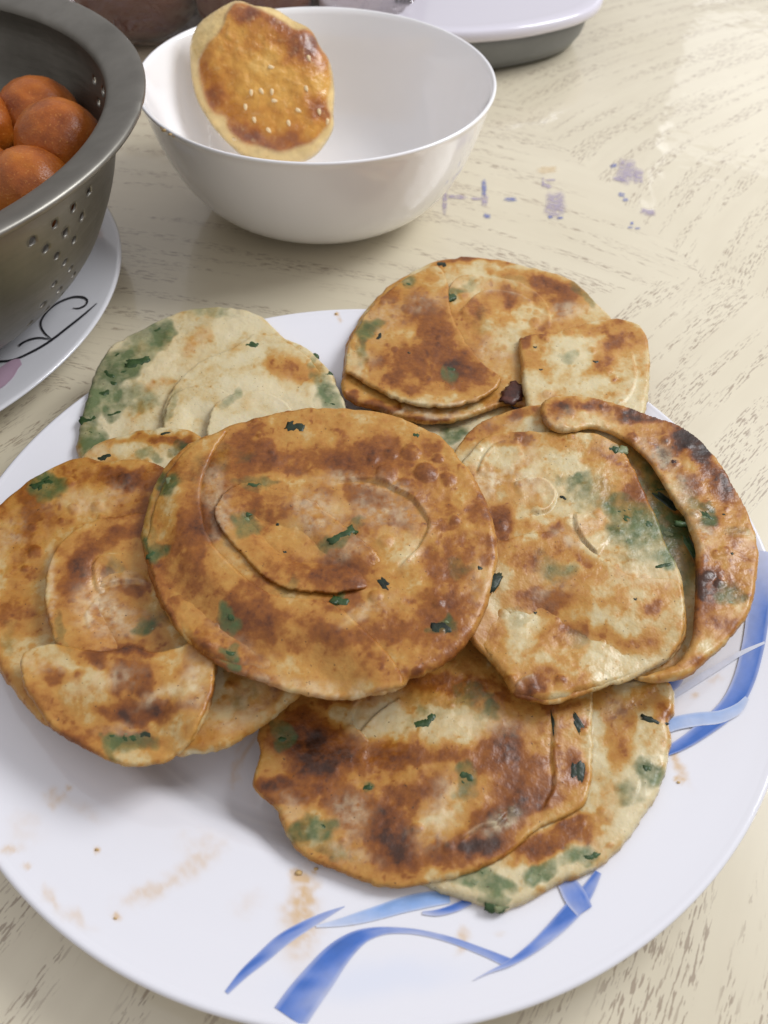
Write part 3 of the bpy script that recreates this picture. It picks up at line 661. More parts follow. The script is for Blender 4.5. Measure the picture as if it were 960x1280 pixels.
# ------------------------------------------------------------------ pancake F, nearest
rF = pancake((580, 980), 'dark-browned pancake nearest the camera at the front of the plate')
build_sheet('dough_body', rF, [(560, 860), (640, 850), (740, 852), (800, 850), (838, 854), (844, 888), (836, 904), (839, 930), (831, 972), (816, 1004), (792, 1040), (762, 1074), (738, 1090), (700, 1105), (676, 1117), (652, 1130), (626, 1138), (600, 1131), (562, 1119), (534, 1107), (500, 1090), (470, 1020), (500, 930)],
    DG, .0048, .004, base_b=.14, seed=7, zguess=.02, edge_b=.05, iters=160,
    blob_b=[(775, 920, 20, 50, 8, .45), (690, 1050, 60, 18, -20, .62), (730, 1030, 30, 16, -20, .25), (660, 1068, 20, 12, 0, .3), (760, 880, 20, 16, 0, .35), (752, 860, 30, 12, 0, .25), (810, 870, 22, 16, 0, .2), (830, 890, 12, 14, 0, .3), (795, 950, 14, 20, 0, .15), (705, 930, 24, 60, 0, .35)],
    blob_g=[(606, 1102, 34, 18, 10, .85), (672, 1093, 18, 12, -10, .7), (730, 1072, 18, 14, -25, .5), (812, 965, 14, 18, 10, .65), (620, 1130, 16, 9, 0, .8), (782, 995, 12, 18, -30, .3), (700, 1085, 40, 10, -20, .3), (800, 980, 14, 40, 20, .2)],
    blob_w=[(785, 1010, 26, 34, 30, .5), (745, 1060, 24, 16, -30, .5), (770, 880, 14, 22, 0, .3), (560, 1112, 30, 6, 10, .6)], seams=[([(800, 975), (792, 1000), (778, 1008)], 1, .0008, 8)])
for a in [((818, 901), 30, 6, 20, 'dark'), ((618, 1131), 22, 9, 5, 'green')]: scallion(rF, *a)  # first, dark strip is no leaf: its colour paints in a dark crack
build_sheet('dough_layer', rF, [(318, 966), (325, 938), (322, 920), (330, 892), (360, 868), (430, 840), (520, 800), (600, 780), (690, 790), (736, 820), (741, 862), (741, 905), (741, 951), (735, 998), (714, 1018), (678, 1034), (650, 1056), (622, 1076), (584, 1092), (548, 1101), (500, 1111), (452, 1101), (402, 1081), (375, 1068), (356, 1040), (345, 1012), (326, 996), (317, 980)],
    DG, .0023, .0034, base_b=.32, seed=8, knee=.62, zguess=.024, edge_b=.1, iters=120,
    blob_b=[(470, 960, 90, 24, 10, .2), (570, 1050, 90, 26, -15, .2), (660, 985, 60, 50, 0, .16), (440, 1010, 50, 30, 40, .16), (402, 945, 40, 34, 10, .55), (370, 920, 40, 26, -10, .35), (345, 978, 24, 12, 5, .62), (510, 942, 60, 17, 0, .52), (480, 935, 26, 16, 0, .12), (620, 935, 38, 26, -25, .52), (655, 960, 30, 26, 0, .3), (492, 1040, 26, 50, 0, .60), (510, 1075, 22, 18, 0, .2), (530, 1000, 26, 16, 0, .32), (590, 1060, 50, 14, -12, .48), (670, 1000, 44, 18, -28, .48), (690, 930, 16, 40, 0, .3), (720, 960, 14, 50, 0, .30), (600, 1040, 40, 20, -20, .2), (560, 855, 60, 16, 0, .35), (450, 870, 50, 12, -10, .3), (420, 1000, 60, 16, 10, .25), (440, 990, 30, 12, 0, .1), (640, 1020, 24, 12, -20, .25), (360, 1000, 26, 8, 0, .25), (700, 880, 30, 16, 0, .3), (720, 905, 10, 12, 0, .4), (722, 960, 9, 14, 0, .4), (620, 870, 30, 14, 0, .2)],
    blob_g=[(392, 1030, 26, 14, -10, .75), (352, 920, 13, 15, 0, .55), (583, 975, 14, 20, 20, .55), (612, 890, 14, 9, 0, .5), (400, 1055, 40, 14, 20, .35), (590, 870, 24, 10, 0, .3), (460, 985, 9, 6, 0, .5), (520, 905, 20, 12, -20, .3), (560, 880, 60, 20, 0, .2)],
    blob_w=[(470, 895, 22, 34, 35, .7), (545, 1030, 20, 30, 40, .6), (630, 1030, 20, 12, -30, .7), (585, 905, 60, 16, 0, .55), (430, 1065, 40, 12, 20, .5), (440, 1020, 24, 30, 0, .5), (560, 985, 20, 20, 0, .4), (570, 1000, 26, 12, -40, .4), (365, 1010, 18, 14, 30, .4)],
    seams=[([(500, 872), (470, 893), (448, 915), (440, 902)], -1, .0010, 14), ([(452, 872), (440, 900), (460, 928)], 1, .001, 12), ([(686, 876), (692, 905), (690, 945), (692, 985), (676, 1015)], -1, .0008, 14), ([(636, 1014), (620, 1030), (600, 1035), (575, 1052)], 1, .0008, 10)],
    blisters=[(520, 1035, 9), (640, 1015, 8), (560, 1060, 8)], relief=.8)
for a in [((531, 902), 30, 13, -28, 'green'), ((460, 985), 16, 6, -5, 'green'), ((721, 903), 12, 24, -20, 'dark'), ((722, 962), 18, 30, 15, 'dark'), ((693, 905), 6, 30, 0, 'dark')]: scallion(rF, *a)
shreds(rF, SURF['greens'], 43)

# ------------------------------------------------------------------ pancake C1, under the left one
rC1 = pancake((215, 740), 'pancake lying under the leftmost one, its golden edge showing below the middle pancake')
build_sheet('dough_body', rC1, [(95, 588), (104, 570), (125, 554), (160, 543), (196, 537), (226, 537), (252, 547), (300, 590), (350, 660), (380, 740), (392, 810), (379, 862), (355, 886), (320, 912), (281, 935), (240, 943), (214, 941), (170, 900), (120, 820), (90, 720), (80, 640)],
    DG, .0046, .0045, base_b=.2, seed=9, zguess=.022, edge_b=.10, iters=160,
    blob_b=[(200, 548, 60, 7, -5, .4), (160, 575, 40, 14, -10, .12), (225, 560, 30, 14, 10, .12), (345, 870, 40, 8, -30, .2), (265, 915, 50, 14, -15, .14), (310, 860, 20, 14, 0, .1), (240, 550, 20, 10, 20, .3), (290, 850, 10, 5, 0, .2), (225, 935, 12, 6, 0, .3)],
    blob_g=[(185, 562, 14, 8, 0, .45), (225, 561, 16, 8, 0, .5), (300, 870, 20, 16, 0, .25), (250, 880, 14, 16, 0, .2)], blob_w=[(120, 570, 22, 12, -30, .5), (300, 890, 50, 16, -25, .55), (330, 850, 30, 14, -20, .4)])
for a in [((131, 571), 17, 9, -22, 'dark'), ((208, 541), 14, 4, -10, 'dark')]: scallion(rC1, *a)

# ------------------------------------------------------------------ pancake C2, leftmost
rC = pancake((110, 760), 'leftmost pancake, browned in streaks with a coil at its centre, cut by the frame')
build_sheet('dough_body', rC, [(-28, 700), (-18, 655), (2, 630), (30, 608), (58, 590), (86, 577), (104, 572), (130, 577), (158, 574), (185, 577), (215, 590), (250, 640), (270, 720), (275, 790), (270, 835), (266, 868), (256, 900), (236, 930), (204, 948), (165, 955), (130, 946), (90, 926), (50, 900), (18, 866), (-8, 825), (-26, 765)],
    DG, .0050, .0045, base_b=.42, seed=10, zguess=.028, edge_b=.1, iters=140,
    blob_b=[(155, 597, 28, 13, -5, .36), (195, 600, 18, 20, 0, .18), (40, 665, 40, 40, -40, .14), (30, 720, 24, 60, 15, .22), (30, 770, 36, 26, 0, .16), (20, 620, 30, 20, 0, .08), (100, 705, 14, 32, 22, .42), (165, 660, 24, 10, -12, .38), (130, 680, 30, 10, -20, .12), (160, 735, 30, 8, 5, .26), (62, 842, 18, 12, 15, .45), (95, 846, 10, 7, 0, .3), (120, 830, 10, 7, 0, .28), (175, 845, 30, 18, 0, .28), (185, 880, 50, 12, 0, .42), (140, 885, 26, 10, 10, .3), (150, 815, 40, 6, -5, .26), (60, 880, 40, 14, 35, .22), (165, 915, 26, 12, 0, .42), (110, 740, 10, 8, 0, .1), (130, 715, 8, 7, 0, .3), (190, 640, 22, 16, 0, .2), (90, 920, 30, 10, 20, .2), (75, 660, 20, 10, 0, .1), (220, 770, 30, 10, 0, .2), (100, 600, 20, 8, 0, .12)],
    blob_g=[(58, 608, 20, 13, 20, .85), (170, 918, 28, 12, 0, .45), (138, 925, 12, 14, 0, .55), (185, 780, 14, 12, -30, .55), (140, 700, 14, 10, 0, .3), (70, 790, 8, 24, -20, .4), (200, 770, 30, 20, 0, .25), (10, 800, 16, 20, 0, .25)],
    blob_w=[(120, 755, 24, 30, 0, .65), (150, 775, 34, 16, 0, .5), (130, 850, 40, 14, -15, .55), (55, 830, 24, 10, 15, .55), (205, 865, 34, 8, -20, .6), (245, 850, 16, 34, 10, .7), (110, 625, 50, 12, -10, .45), (150, 715, 24, 14, 0, .5), (15, 670, 14, 30, 20, .4), (150, 905, 30, 8, 0, .3), (62, 730, 5, 50, 0, .6)],
    seams=[([(186, 730), (150, 727), (122, 735), (116, 715), (122, 696), (150, 690)], 1, .0010, 12), ([(118, 740), (106, 765), (112, 790)], -1, .0007, 10), ([(236, 922), (262, 880), (270, 840)], -1, .0008, 10)],
    blisters=[(92, 636, 8), (121, 632, 9), (76, 650, 4), (62, 842, 12), (96, 846, 8), (123, 829, 7), (45, 690, 10), (155, 598, 10), (40, 660, 6)], relief=.75)
layer(rC, [(200, 640), (186, 642), (150, 648), (112, 656), (82, 676), (64, 706), (57, 742), (63, 782), (78, 814), (120, 836), (180, 838), (235, 820), (255, 760), (240, 690)], .0021, 35, curl=.0009, free=[(200, 640), (150, 648), (112, 656), (82, 676), (64, 706), (57, 742), (63, 782), (78, 814)], fade=(24, 90), seams=[([(186, 730), (150, 727), (122, 735), (116, 715), (122, 696), (150, 690)], 1, .0010, 12), ([(118, 740), (106, 765), (112, 790)], -1, .0007, 10)])
layer(rC, [(30, 818), (66, 806), (104, 812), (132, 815), (160, 808), (192, 816), (224, 810), (246, 800), (268, 818), (265, 868), (253, 900), (233, 928), (203, 945), (165, 951), (132, 942), (92, 922), (56, 897), (34, 866), (26, 840)], .0020, 36, curl=.0006, free=[(30, 818), (66, 806), (104, 812), (132, 815), (160, 808), (192, 816), (224, 810), (246, 800), (268, 818), (265, 868)], fade=(30, 95))
for a in [((53, 603), 26, 9, -30, 'green'), ((183, 918), 16, 8, 0, 'dark')]: scallion(rC, *a)
shreds(rC, SURF['greens'], 44)

# ------------------------------------------------------------------ pancake E, right
rE = pancake((760, 680), 'right-hand pancake with its outer coil split open in a crescent')
build_sheet('dough_body', rE, [(566, 566), (590, 536), (620, 520), (650, 509), (690, 505), (750, 510), (805, 524), (850, 545), (885, 575), (910, 612), (930, 660), (938, 700), (932, 745), (915, 780), (890, 812), (855, 836), (800, 845), (740, 850), (680, 855), (620, 820), (570, 760), (545, 680), (545, 610)],
    DG, .0034, .003, base_b=.22, seed=12, zguess=.026, edge_b=.10, iters=180,
    blob_b=[(830, 640, 60, 90, -25, .3), (620, 527, 50, 12, -15, .25), (660, 515, 24, 8, 0, .2), (590, 555, 20, 12, 0, .2)], blob_g=[(845, 690, 22, 60, -20, .5), (820, 620, 20, 30, -30, .45), (800, 580, 30, 20, 30, .3), (845, 660, 20, 24, 0, .5)], blob_w=[(640, 530, 30, 8, 0, .4)])
scallion(rE, (833, 627), 12, 34, -35, 'dark', .0006); scallion(rE, (862, 682), 10, 26, -10, 'green', .0006)
build_sheet('dough_layer', rE, [(572, 585), (590, 562), (610, 545), (640, 540), (680, 541), (720, 540), (752, 546), (776, 562), (794, 590), (806, 616), (822, 650), (838, 690), (852, 722), (858, 760), (858, 798), (838, 824), (800, 843), (760, 856), (722, 868), (694, 877), (664, 873), (641, 866), (632, 850), (612, 824), (588, 800), (560, 750), (548, 690), (552, 630)],
    DG, .0034, .0032, base_b=.31, seed=13, zguess=.03, edge_b=.12, iters=120,
    blob_b=[(640, 548, 40, 8, 0, .32), (720, 560, 40, 12, 5, .2), (660, 655, 22, 10, 20, .14), (625, 650, 20, 26, 0, .42), (650, 740, 24, 14, 0, .22), (690, 745, 40, 16, 0, .24), (820, 757, 15, 12, 0, .34), (770, 755, 34, 12, 0, .18), (745, 790, 50, 12, 10, .26), (800, 800, 40, 12, -20, .24), (690, 800, 40, 14, 0, .1), (690, 850, 40, 14, 5, .3), (660, 860, 20, 10, 0, .2), (800, 615, 20, 16, 40, .32), (775, 580, 24, 10, 30, .16), (660, 600, 34, 10, 0, .16), (730, 700, 12, 8, 0, .24), (725, 720, 20, 8, 0, .14), (680, 660, 34, 8, -10, .18), (700, 690, 30, 14, 0, .12), (745, 640, 20, 10, 40, .08), (660, 700, 20, 16, 0, .2), (840, 740, 16, 14, 0, .14), (620, 790, 14, 20, 0, .1)],
    blob_g=[(800, 655, 34, 22, -25, .62), (775, 635, 22, 12, 0, .5), (830, 700, 18, 13, 0, .72), (720, 598, 16, 12, 0, .5), (770, 560, 10, 9, 0, .45), (700, 720, 20, 14, 0, .25), (720, 800, 20, 14, 0, .25), (650, 770, 24, 14, 0, .25), (810, 680, 50, 24, 0, .3), (740, 620, 30, 18, 0, .3), (690, 705, 30, 14, 0, .25)],
    blob_w=[(640, 590, 34, 14, 0, .75), (610, 600, 16, 24, 0, .7), (670, 615, 30, 16, 0, .55), (740, 655, 24, 24, 40, .55), (640, 770, 24, 14, 0, .6), (720, 680, 30, 8, 30, .6), (800, 722, 34, 8, 8, .6), (690, 725, 26, 18, 0, .5), (760, 560, 20, 10, 0, .4), (660, 575, 14, 26, 10, .5), (830, 820, 40, 6, -15, .6), (730, 800, 14, 10, 0, .4)],
    seams=[([(640, 602), (664, 598), (684, 601), (695, 618), (686, 637), (664, 644)], 1, .0013, 12), ([(718, 640), (722, 660), (734, 680), (748, 694)], -1, .0012, 14), ([(640, 866), (650, 850), (668, 842)], 1, .0008, 10), ([(770, 850), (810, 836), (850, 812)], 1, .0007, 10), ([(596, 590), (616, 556), (650, 548)], 1, .0009, 14)],
    blisters=[(700, 742, 10), (818, 757, 12), (790, 722, 8), (730, 700, 7), (640, 850, 9), (665, 862, 8), (625, 655, 10), (700, 850, 8), (760, 790, 8)], relief=.85)
layer(rE, [(556, 720), (580, 690), (640, 673), (672, 667), (708, 668), (736, 688), (766, 706), (794, 722), (846, 727), (854, 760), (854, 796), (836, 820), (799, 839), (760, 852), (722, 864), (694, 873), (666, 869), (645, 862), (636, 848), (616, 821), (592, 798), (566, 752)], .0019, 37, curl=.0007, free=[(556, 720), (580, 690), (640, 673), (672, 667), (708, 668), (736, 688), (766, 706), (794, 722), (846, 727)], fade=(30, 120))
for a in [((767, 560), 13, 9, 20, 'green'), ((705, 622), 10, 4, 30, 'dark'), ((669, 766), 5, 4, 0, 'dark'), ((794, 749), 5, 4, 0, 'dark')]: scallion(rE, *a)
build_sheet('dough_layer', rE, [(676, 516), (679, 503), (692, 497), (715, 496), (750, 500), (800, 515), (840, 529), (869, 547), (888, 565), (901, 582), (921, 615), (938, 650), (948, 690), (946, 722), (940, 752), (928, 780), (906, 806), (880, 830), (850, 849), (820, 853), (792, 849), (826, 838), (850, 826), (864, 800), (868, 760), (870, 720), (868, 684), (858, 652), (840, 624), (820, 590), (800, 566), (772, 546), (742, 536), (704, 541), (684, 533)],
    DG, .0032, .0036, base_b=.38, seed=14, knee=.9, curl=.0002, zguess=.032, edge_b=.12, iters=120,
    blob_b=[(868, 556, 24, 15, 25, .62), (882, 564, 12, 10, 0, .2), (780, 515, 70, 9, 12, .30), (730, 505, 40, 8, 0, .2), (840, 575, 30, 12, 45, .3), (895, 590, 16, 40, -30, .20), (912, 620, 10, 40, -20, .16), (880, 720, 14, 30, 0, .30), (900, 740, 30, 20, 0, .16), (920, 690, 20, 30, 0, .14), (870, 770, 24, 20, 30, .12), (905, 790, 20, 10, -40, .2), (850, 835, 40, 8, -25, .16), (700, 515, 16, 10, 0, .16), (895, 655, 20, 14, 0, .1), (860, 600, 14, 14, 0, .16)],
    blob_g=[(884, 645, 12, 16, -30, .75), (915, 745, 20, 14, 0, .5), (855, 640, 20, 40, -30, .25), (925, 665, 20, 14, 0, .3), (870, 620, 12, 12, 0, .25)],
    blob_w=[(830, 575, 14, 40, -48, .55), (855, 622, 12, 24, -30, .65), (700, 530, 26, 8, 0, .6), (740, 525, 30, 8, 10, .45), (875, 670, 14, 14, 0, .5), (870, 660, 16, 26, 0, .3), (860, 800, 10, 24, 20, .3)],
    blisters=[(845, 578, 6), (868, 640, 7), (905, 690, 8), (885, 720, 8)], relief=.8)
for a in [((886, 647), 9, 16, -25, 'green'), ((843, 577), 6, 5, 0, 'rust'), ((915, 692), 4, 4, 0, 'dark'), ((905, 643), 4, 3, 0, 'dark')]: scallion(rE, *a)
shreds(rE, SURF['greens'], 45)

# ------------------------------------------------------------------ pancake D, on top in the middle
rD = pancake((400, 690), 'large browned coiled pancake on top in the middle of the plate')
build_sheet('dough_body', rD, [(176, 672), (178, 650), (184, 626), (194, 604), (212, 575), (236, 556), (272, 540), (320, 523), (370, 513), (430, 511), (480, 517), (520, 530), (555, 550), (580, 580), (600, 610), (617, 650), (623, 690), (620, 722), (608, 760), (590, 795), (562, 825), (532, 841), (512, 847), (503, 858), (470, 868), (420, 869), (370, 860), (312, 844), (266, 823), (230, 796), (206, 766), (190, 732), (182, 704)],
    DG, .0050, .0055, base_b=.48, seed=15, zguess=.036, edge_b=.1, iters=140,
    gold=.22, blob_b=[(243, 672, 28, 44, 12, .26), (259, 740, 60, 28, 25, .14), (358, 782, 78, 24, 8, .30), (467, 828, 60, 18, 20, .18), (415, 714, 78, 22, 4, .26), (561, 693, 34, 30, 0, .28), (577, 740, 40, 44, 0, .16), (525, 782, 60, 26, -25, .2), (337, 631, 26, 24, 0, .22), (389, 578, 78, 20, 8, .26), (452, 568, 60, 18, 0, .18), (316, 568, 40, 22, 0, .08), (452, 620, 40, 14, 0, .2), (608, 690, 12, 18, 0, .3), (340, 690, 40, 16, 20, .12), (310, 545, 60, 10, -14, .12), (430, 795, 40, 10, 5, .1), (500, 548, 60, 12, 10, .12), (600, 640, 16, 26, -20, .14)],
    blob_g=[(209, 598, 16, 10, 0, .8), (191, 687, 15, 12, -30, .75), (285, 771, 14, 13, 0, .7), (311, 649, 17, 18, 0, .55), (426, 670, 24, 9, -25, .6), (423, 750, 12, 7, 0, .6), (282, 820, 13, 10, 35, .8), (553, 784, 15, 10, 0, .7), (579, 714, 20, 13, 0, .3), (358, 735, 18, 10, 0, .3), (290, 573, 44, 14, 0, .2), (183, 640, 10, 40, 0, .3), (225, 590, 30, 20, -40, .15), (316, 607, 24, 7, 0, .4)],
    blob_w=[(483, 641, 40, 22, 10, .6), (278, 640, 14, 40, -10, .6), (396, 640, 34, 26, 40, .55), (460, 604, 56, 7, 8, .6), (264, 600, 12, 34, 15, .3), (380, 848, 110, 9, 10, .5), (440, 864, 70, 7, 0, .5), (440, 684, 34, 10, -15, .4), (457, 764, 34, 8, -20, .45), (600, 725, 10, 24, 0, .4), (510, 690, 14, 20, 30, .35), (300, 800, 50, 10, 30, .2), (275, 690, 10, 20, -30, .3)],
    seams=[([(418, 604), (452, 600), (492, 610), (518, 628), (535, 650), (535, 664), (520, 688), (496, 712)], -1, .0011, 16)],
    blisters=[(483, 594, 15), (532, 592, 16), (514, 566, 13), (489, 568, 10), (466, 574, 8), (548, 574, 8), (560, 600, 10), (470, 745, 10), (482, 676, 9), (568, 650, 7), (505, 605, 7), (345, 808, 7)], relief=.9)
layer(rD, [(284, 538), (264, 572), (253, 606), (253, 640), (264, 676), (288, 704), (318, 730), (350, 746), (392, 749), (418, 756), (446, 778), (476, 806), (494, 830), (504, 856), (470, 865), (420, 866), (370, 857), (313, 841), (268, 820), (233, 793), (209, 764), (193, 731), (185, 704), (179, 672), (182, 650), (188, 627), (198, 605), (215, 577), (239, 558)], .0021, 39, curl=.0003, free=[(284, 538), (264, 572), (253, 606), (253, 640), (264, 676), (288, 704), (318, 730), (350, 746), (392, 749), (418, 756), (446, 778), (476, 806), (494, 830), (504, 856)], fade=(22, 75))
layer(rD, [(267, 642), (277, 620), (296, 606), (319, 602), (344, 611), (384, 622), (418, 646), (450, 672), (476, 694), (484, 712), (462, 732), (424, 740), (392, 740), (360, 736), (330, 720), (303, 695), (280, 668)], .0011, 40, curl=.0, free=[(424, 740), (392, 740), (360, 736), (330, 720), (303, 695), (280, 668), (267, 642), (277, 620), (296, 606), (319, 602), (344, 611), (384, 622), (418, 646), (450, 672)], fade=(20, 60))
for a in [((369, 533), 24, 15, 12, 'dark'), ((481, 731), 12, 22, -25, 'dark'), ((424, 751), 24, 11, 15, 'green'), ((552, 785), 28, 14, 5, 'dark'), ((428, 668), 38, 9, -28, 'green'), ((520, 544), 9, 6, 20, 'green'), ((599, 710), 8, 6, 30, 'dark'), ((617, 726), 14, 20, 25, 'dark'), ((316, 606), 18, 6, 8, 'green'), ((356, 690), 5, 4, 0, 'dark'), ((347, 655), 4, 3, 0, 'dark')]: scallion(rD, *a)
shreds(rD, SURF['greens'], 46)

# ------------------------------------------------------------------ white bowl
BX, BY, BR, BZ = -.0405, .4367, .0905, .0672
def build_bowl():
    root = empty('white_bowl', (BX, BY, 0), 'plain white glass bowl with a pastry leaning in it', 'bowl')
    k = BR / .0896
    out = [(.0005, .0030), (.028, .0030), (.031, .0010), (.036, .0006), (.041, .0016), (.050, .0052), (.0612, .0108), (.0697, .0186), (.0765, .0290), (.0817, .0412), (.0858, .0550), (.0884, .0650)]
    lip = [(.0892, .0668), (.0896, .0676), (.0894, .0683), (.0887, .0686), (.0879, .0683)]
    inn = [(.0868, .0655), (.0834, .0560), (.0792, .0425), (.0738, .0308), (.0668, .0208), (.0578, .0132), (.047, .0086), (.034, .0060), (.016, .0052), (.0005, .0050)]
    out, lip, inn = ([(r * k, z) for r, z in q] for q in (out, lip, inn))
    o = spline(out, .002, False); i = spline(inn, .002, False)
    V, Fc = lathe(list(map(tuple, o)) + lip + list(map(tuple, i)), 160, BX, BY)
    meshobj('shell', V, Fc, MAT['bowl'], root)
    # crumbs stuck to the rim and the inside
    for (pt, z, r) in [((206, 163), .067, .0011), ((213, 168), .067, .0008), ((218, 171), .0665, .0006), ((202, 160), .067, .0006)]:
        c = un([pt], z + .0008)[0]; crumb(root, c, r)
    return root
bowl = build_bowl()

# ------------------------------------------------------------------ puff pastry leaning in the bowl
def build_pastry():
    n = np.array([.12, -.80, .585]); n /= np.linalg.norm(n)
    o = un([(330, 105)], .050)[0]
    ex = np.cross([0, 0, 1.], n); ex /= np.linalg.norm(ex); ey = np.cross(n, ex)
    root = empty('puff_pastry', tuple(o - n * .006), 'round golden puff pastry with sesame seeds leaning inside the white bowl', 'pastry')
    px = [(238, 78), (238, 54), (247, 32), (268, 15), (293, 2), (306, 3), (319, 8), (344, 12), (367, 26), (388, 37), (400, 58), (413, 80), (418, 110), (417, 140), (416, 163), (400, 189), (381, 202), (357, 205), (329, 202), (306, 196), (289, 183), (266, 158), (247, 126), (240, 100)]
    out = spline(px, 3.0); W = un_plane(out, o, n)
    q = np.c_[(W - o) @ ex, (W - o) @ ey]
    P, Fc, d, rim = grid_sheet(q, .00075)
    R = np.abs(q).max(); t = np.clip(d / .013, 0, 1); prof = np.sqrt(np.clip(1 - (1 - t) ** 2, 0, 1))
    W0 = o + P[:, :1] * ex + P[:, 1:] * ey; Q = plan(W0)
    h = .0105 * prof + .0025 * np.clip(d / .03, 0, 1)
    h = h + (.0013 * fbm(P[:, 0], P[:, 1], .014, 3, 5) + .0006 * fbm(P[:, 0], P[:, 1], .004, 3, 6)) * np.clip(d / .004, 0, 1)
    Q = plan(W0 + n * h[:, None])
    # flaky step between the glazed top and the pale side
    top = spline([(274, 40), (292, 6), (318, 9), (346, 22), (368, 36), (390, 38), (402, 62), (410, 72), (414, 100), (410, 128), (414, 150), (398, 172), (376, 184), (350, 190), (322, 184), (296, 174), (284, 160), (282, 146), (266, 140), (254, 118), (248, 84), (258, 56)], 4)
    top = top + 2.5 * np.c_[fbm(np.arange(len(top)) * 4., np.zeros(len(top)), 16, 3, 2), fbm(np.arange(len(top)) * 4., np.zeros(len(top)) + 70, 16, 3, 2)]
    din, _, _, _ = polydist(Q, top); ins = inside(Q, top); s = np.where(ins, din, -din)
    h = h + .0011 * np.clip(s / 2.5 + .5, 0, 1)
    b = .44 + blobs(Q, [(380, 60, 34, 20, 45, .32), (395, 55, 14, 14, 0, .2), (305, 15, 24, 12, 0, .3), (268, 122, 14, 18, -10, .35), (256, 70, 14, 22, 20, .2), (340, 178, 50, 14, 5, .25), (395, 140, 26, 14, 40, .25), (310, 165, 24, 14, 20, .15), (340, 25, 30, 10, 25, .22), (300, 50, 24, 24, 0, -.12), (330, 75, 20, 16, 0, -.26), (310, 80, 22, 12, 0, -.16), (355, 95, 24, 26, 0, -.14), (400, 100, 14, 22, 0, -.22), (320, 110, 30, 18, 0, -.1), (290, 30, 16, 10, 0, -.08), (370, 120, 20, 14, 0, -.1)], 10, 26, 5) + .22 * fbm(Q[:, 0], Q[:, 1], 26, 4, 6) + .12 * fbm(Q[:, 0], Q[:, 1], 7, 3, 7)
    X = [0, .25, .45, .65, .85, 1.1]; Cc = np.array([(.78, .50, .145), (.72, .38, .065), (.58, .245, .026), (.40, .125, .012), (.21, .055, .010), (.10, .026, .008)])
    col = np.stack([np.interp(b, X, Cc[:, k]) for k in range(3)], -1)
    pale = np.array([.78, .58, .25])[None] * (1 + .22 * fbm(Q[:, 0], Q[:, 1], 12, 4, 8))[:, None]
    f = np.clip(s / 5 + .5, 0, 1)[:, None]; col = pale * (1 - f) + col * f
    V1 = W0 + n * h[:, None]; V0 = W0 - n * (.006 * np.clip(d / .006, 0, 1))[:, None]
    idb = np.where(rim, np.arange(len(P)), 0); nb = int((~rim).sum()); idb[~rim] = len(P) + np.arange(nb)
    V = np.r_[V1, V0[~rim]]; F2 = np.r_[Fc, idb[Fc][:, ::-1]]
    colb = np.tile([.70, .52, .24], (nb, 1)); A = np.r_[col, colb]
    crust = meshobj('crust', V, F2, MAT['pastry'], root, True, np.c_[A, np.ones(len(A))])
    seeds = [(339, 84, 10), (386, 73, 70), (314, 116, 90), (327, 114, 60), (340, 115, 95), (343, 126, 10), (307, 134, 85), (318, 150, 75), (336, 163, 50), (361, 154, 75), (373, 138, 30), (399, 140, 80), (409, 152, 100), (294, 174, 5), (383, 111, 70)]
    for (sx, sy, a) in seeds:
        p = un_plane([(sx, sy)], o, n)[0]; k = None
        for _ in range(5):
            qq = np.array([(p - o) @ ex, (p - o) @ ey]); k = np.argmin(((P - qq) ** 2).sum(1)); p = un_plane([(sx, sy)], o + n * h[k], n)[0]
        a = math.radians(a); u = ex * math.cos(a) - ey * math.sin(a); v = np.cross(n, u)
        bm = bmesh.new(); bmesh.ops.create_uvsphere(bm, u_segments=8, v_segments=6, radius=1)
        VV = []
        for vv in bm.verts:
            x, y, z = vv.co; tp = 1 - .35 * x
            VV.append(p + n * .0003 + u * x * 0.0018 + v * y * .001 * tp + n * z * .0006 * tp)
        FF = [tuple(x.index for x in fc.verts) for fc in bm.faces]; bm.free()
        meshobj('sesame_seed', np.array(VV), FF, MAT['seed'], crust)
    cr = un([(412, 187)], .012)[0]
    return root
pastry = build_pastry()

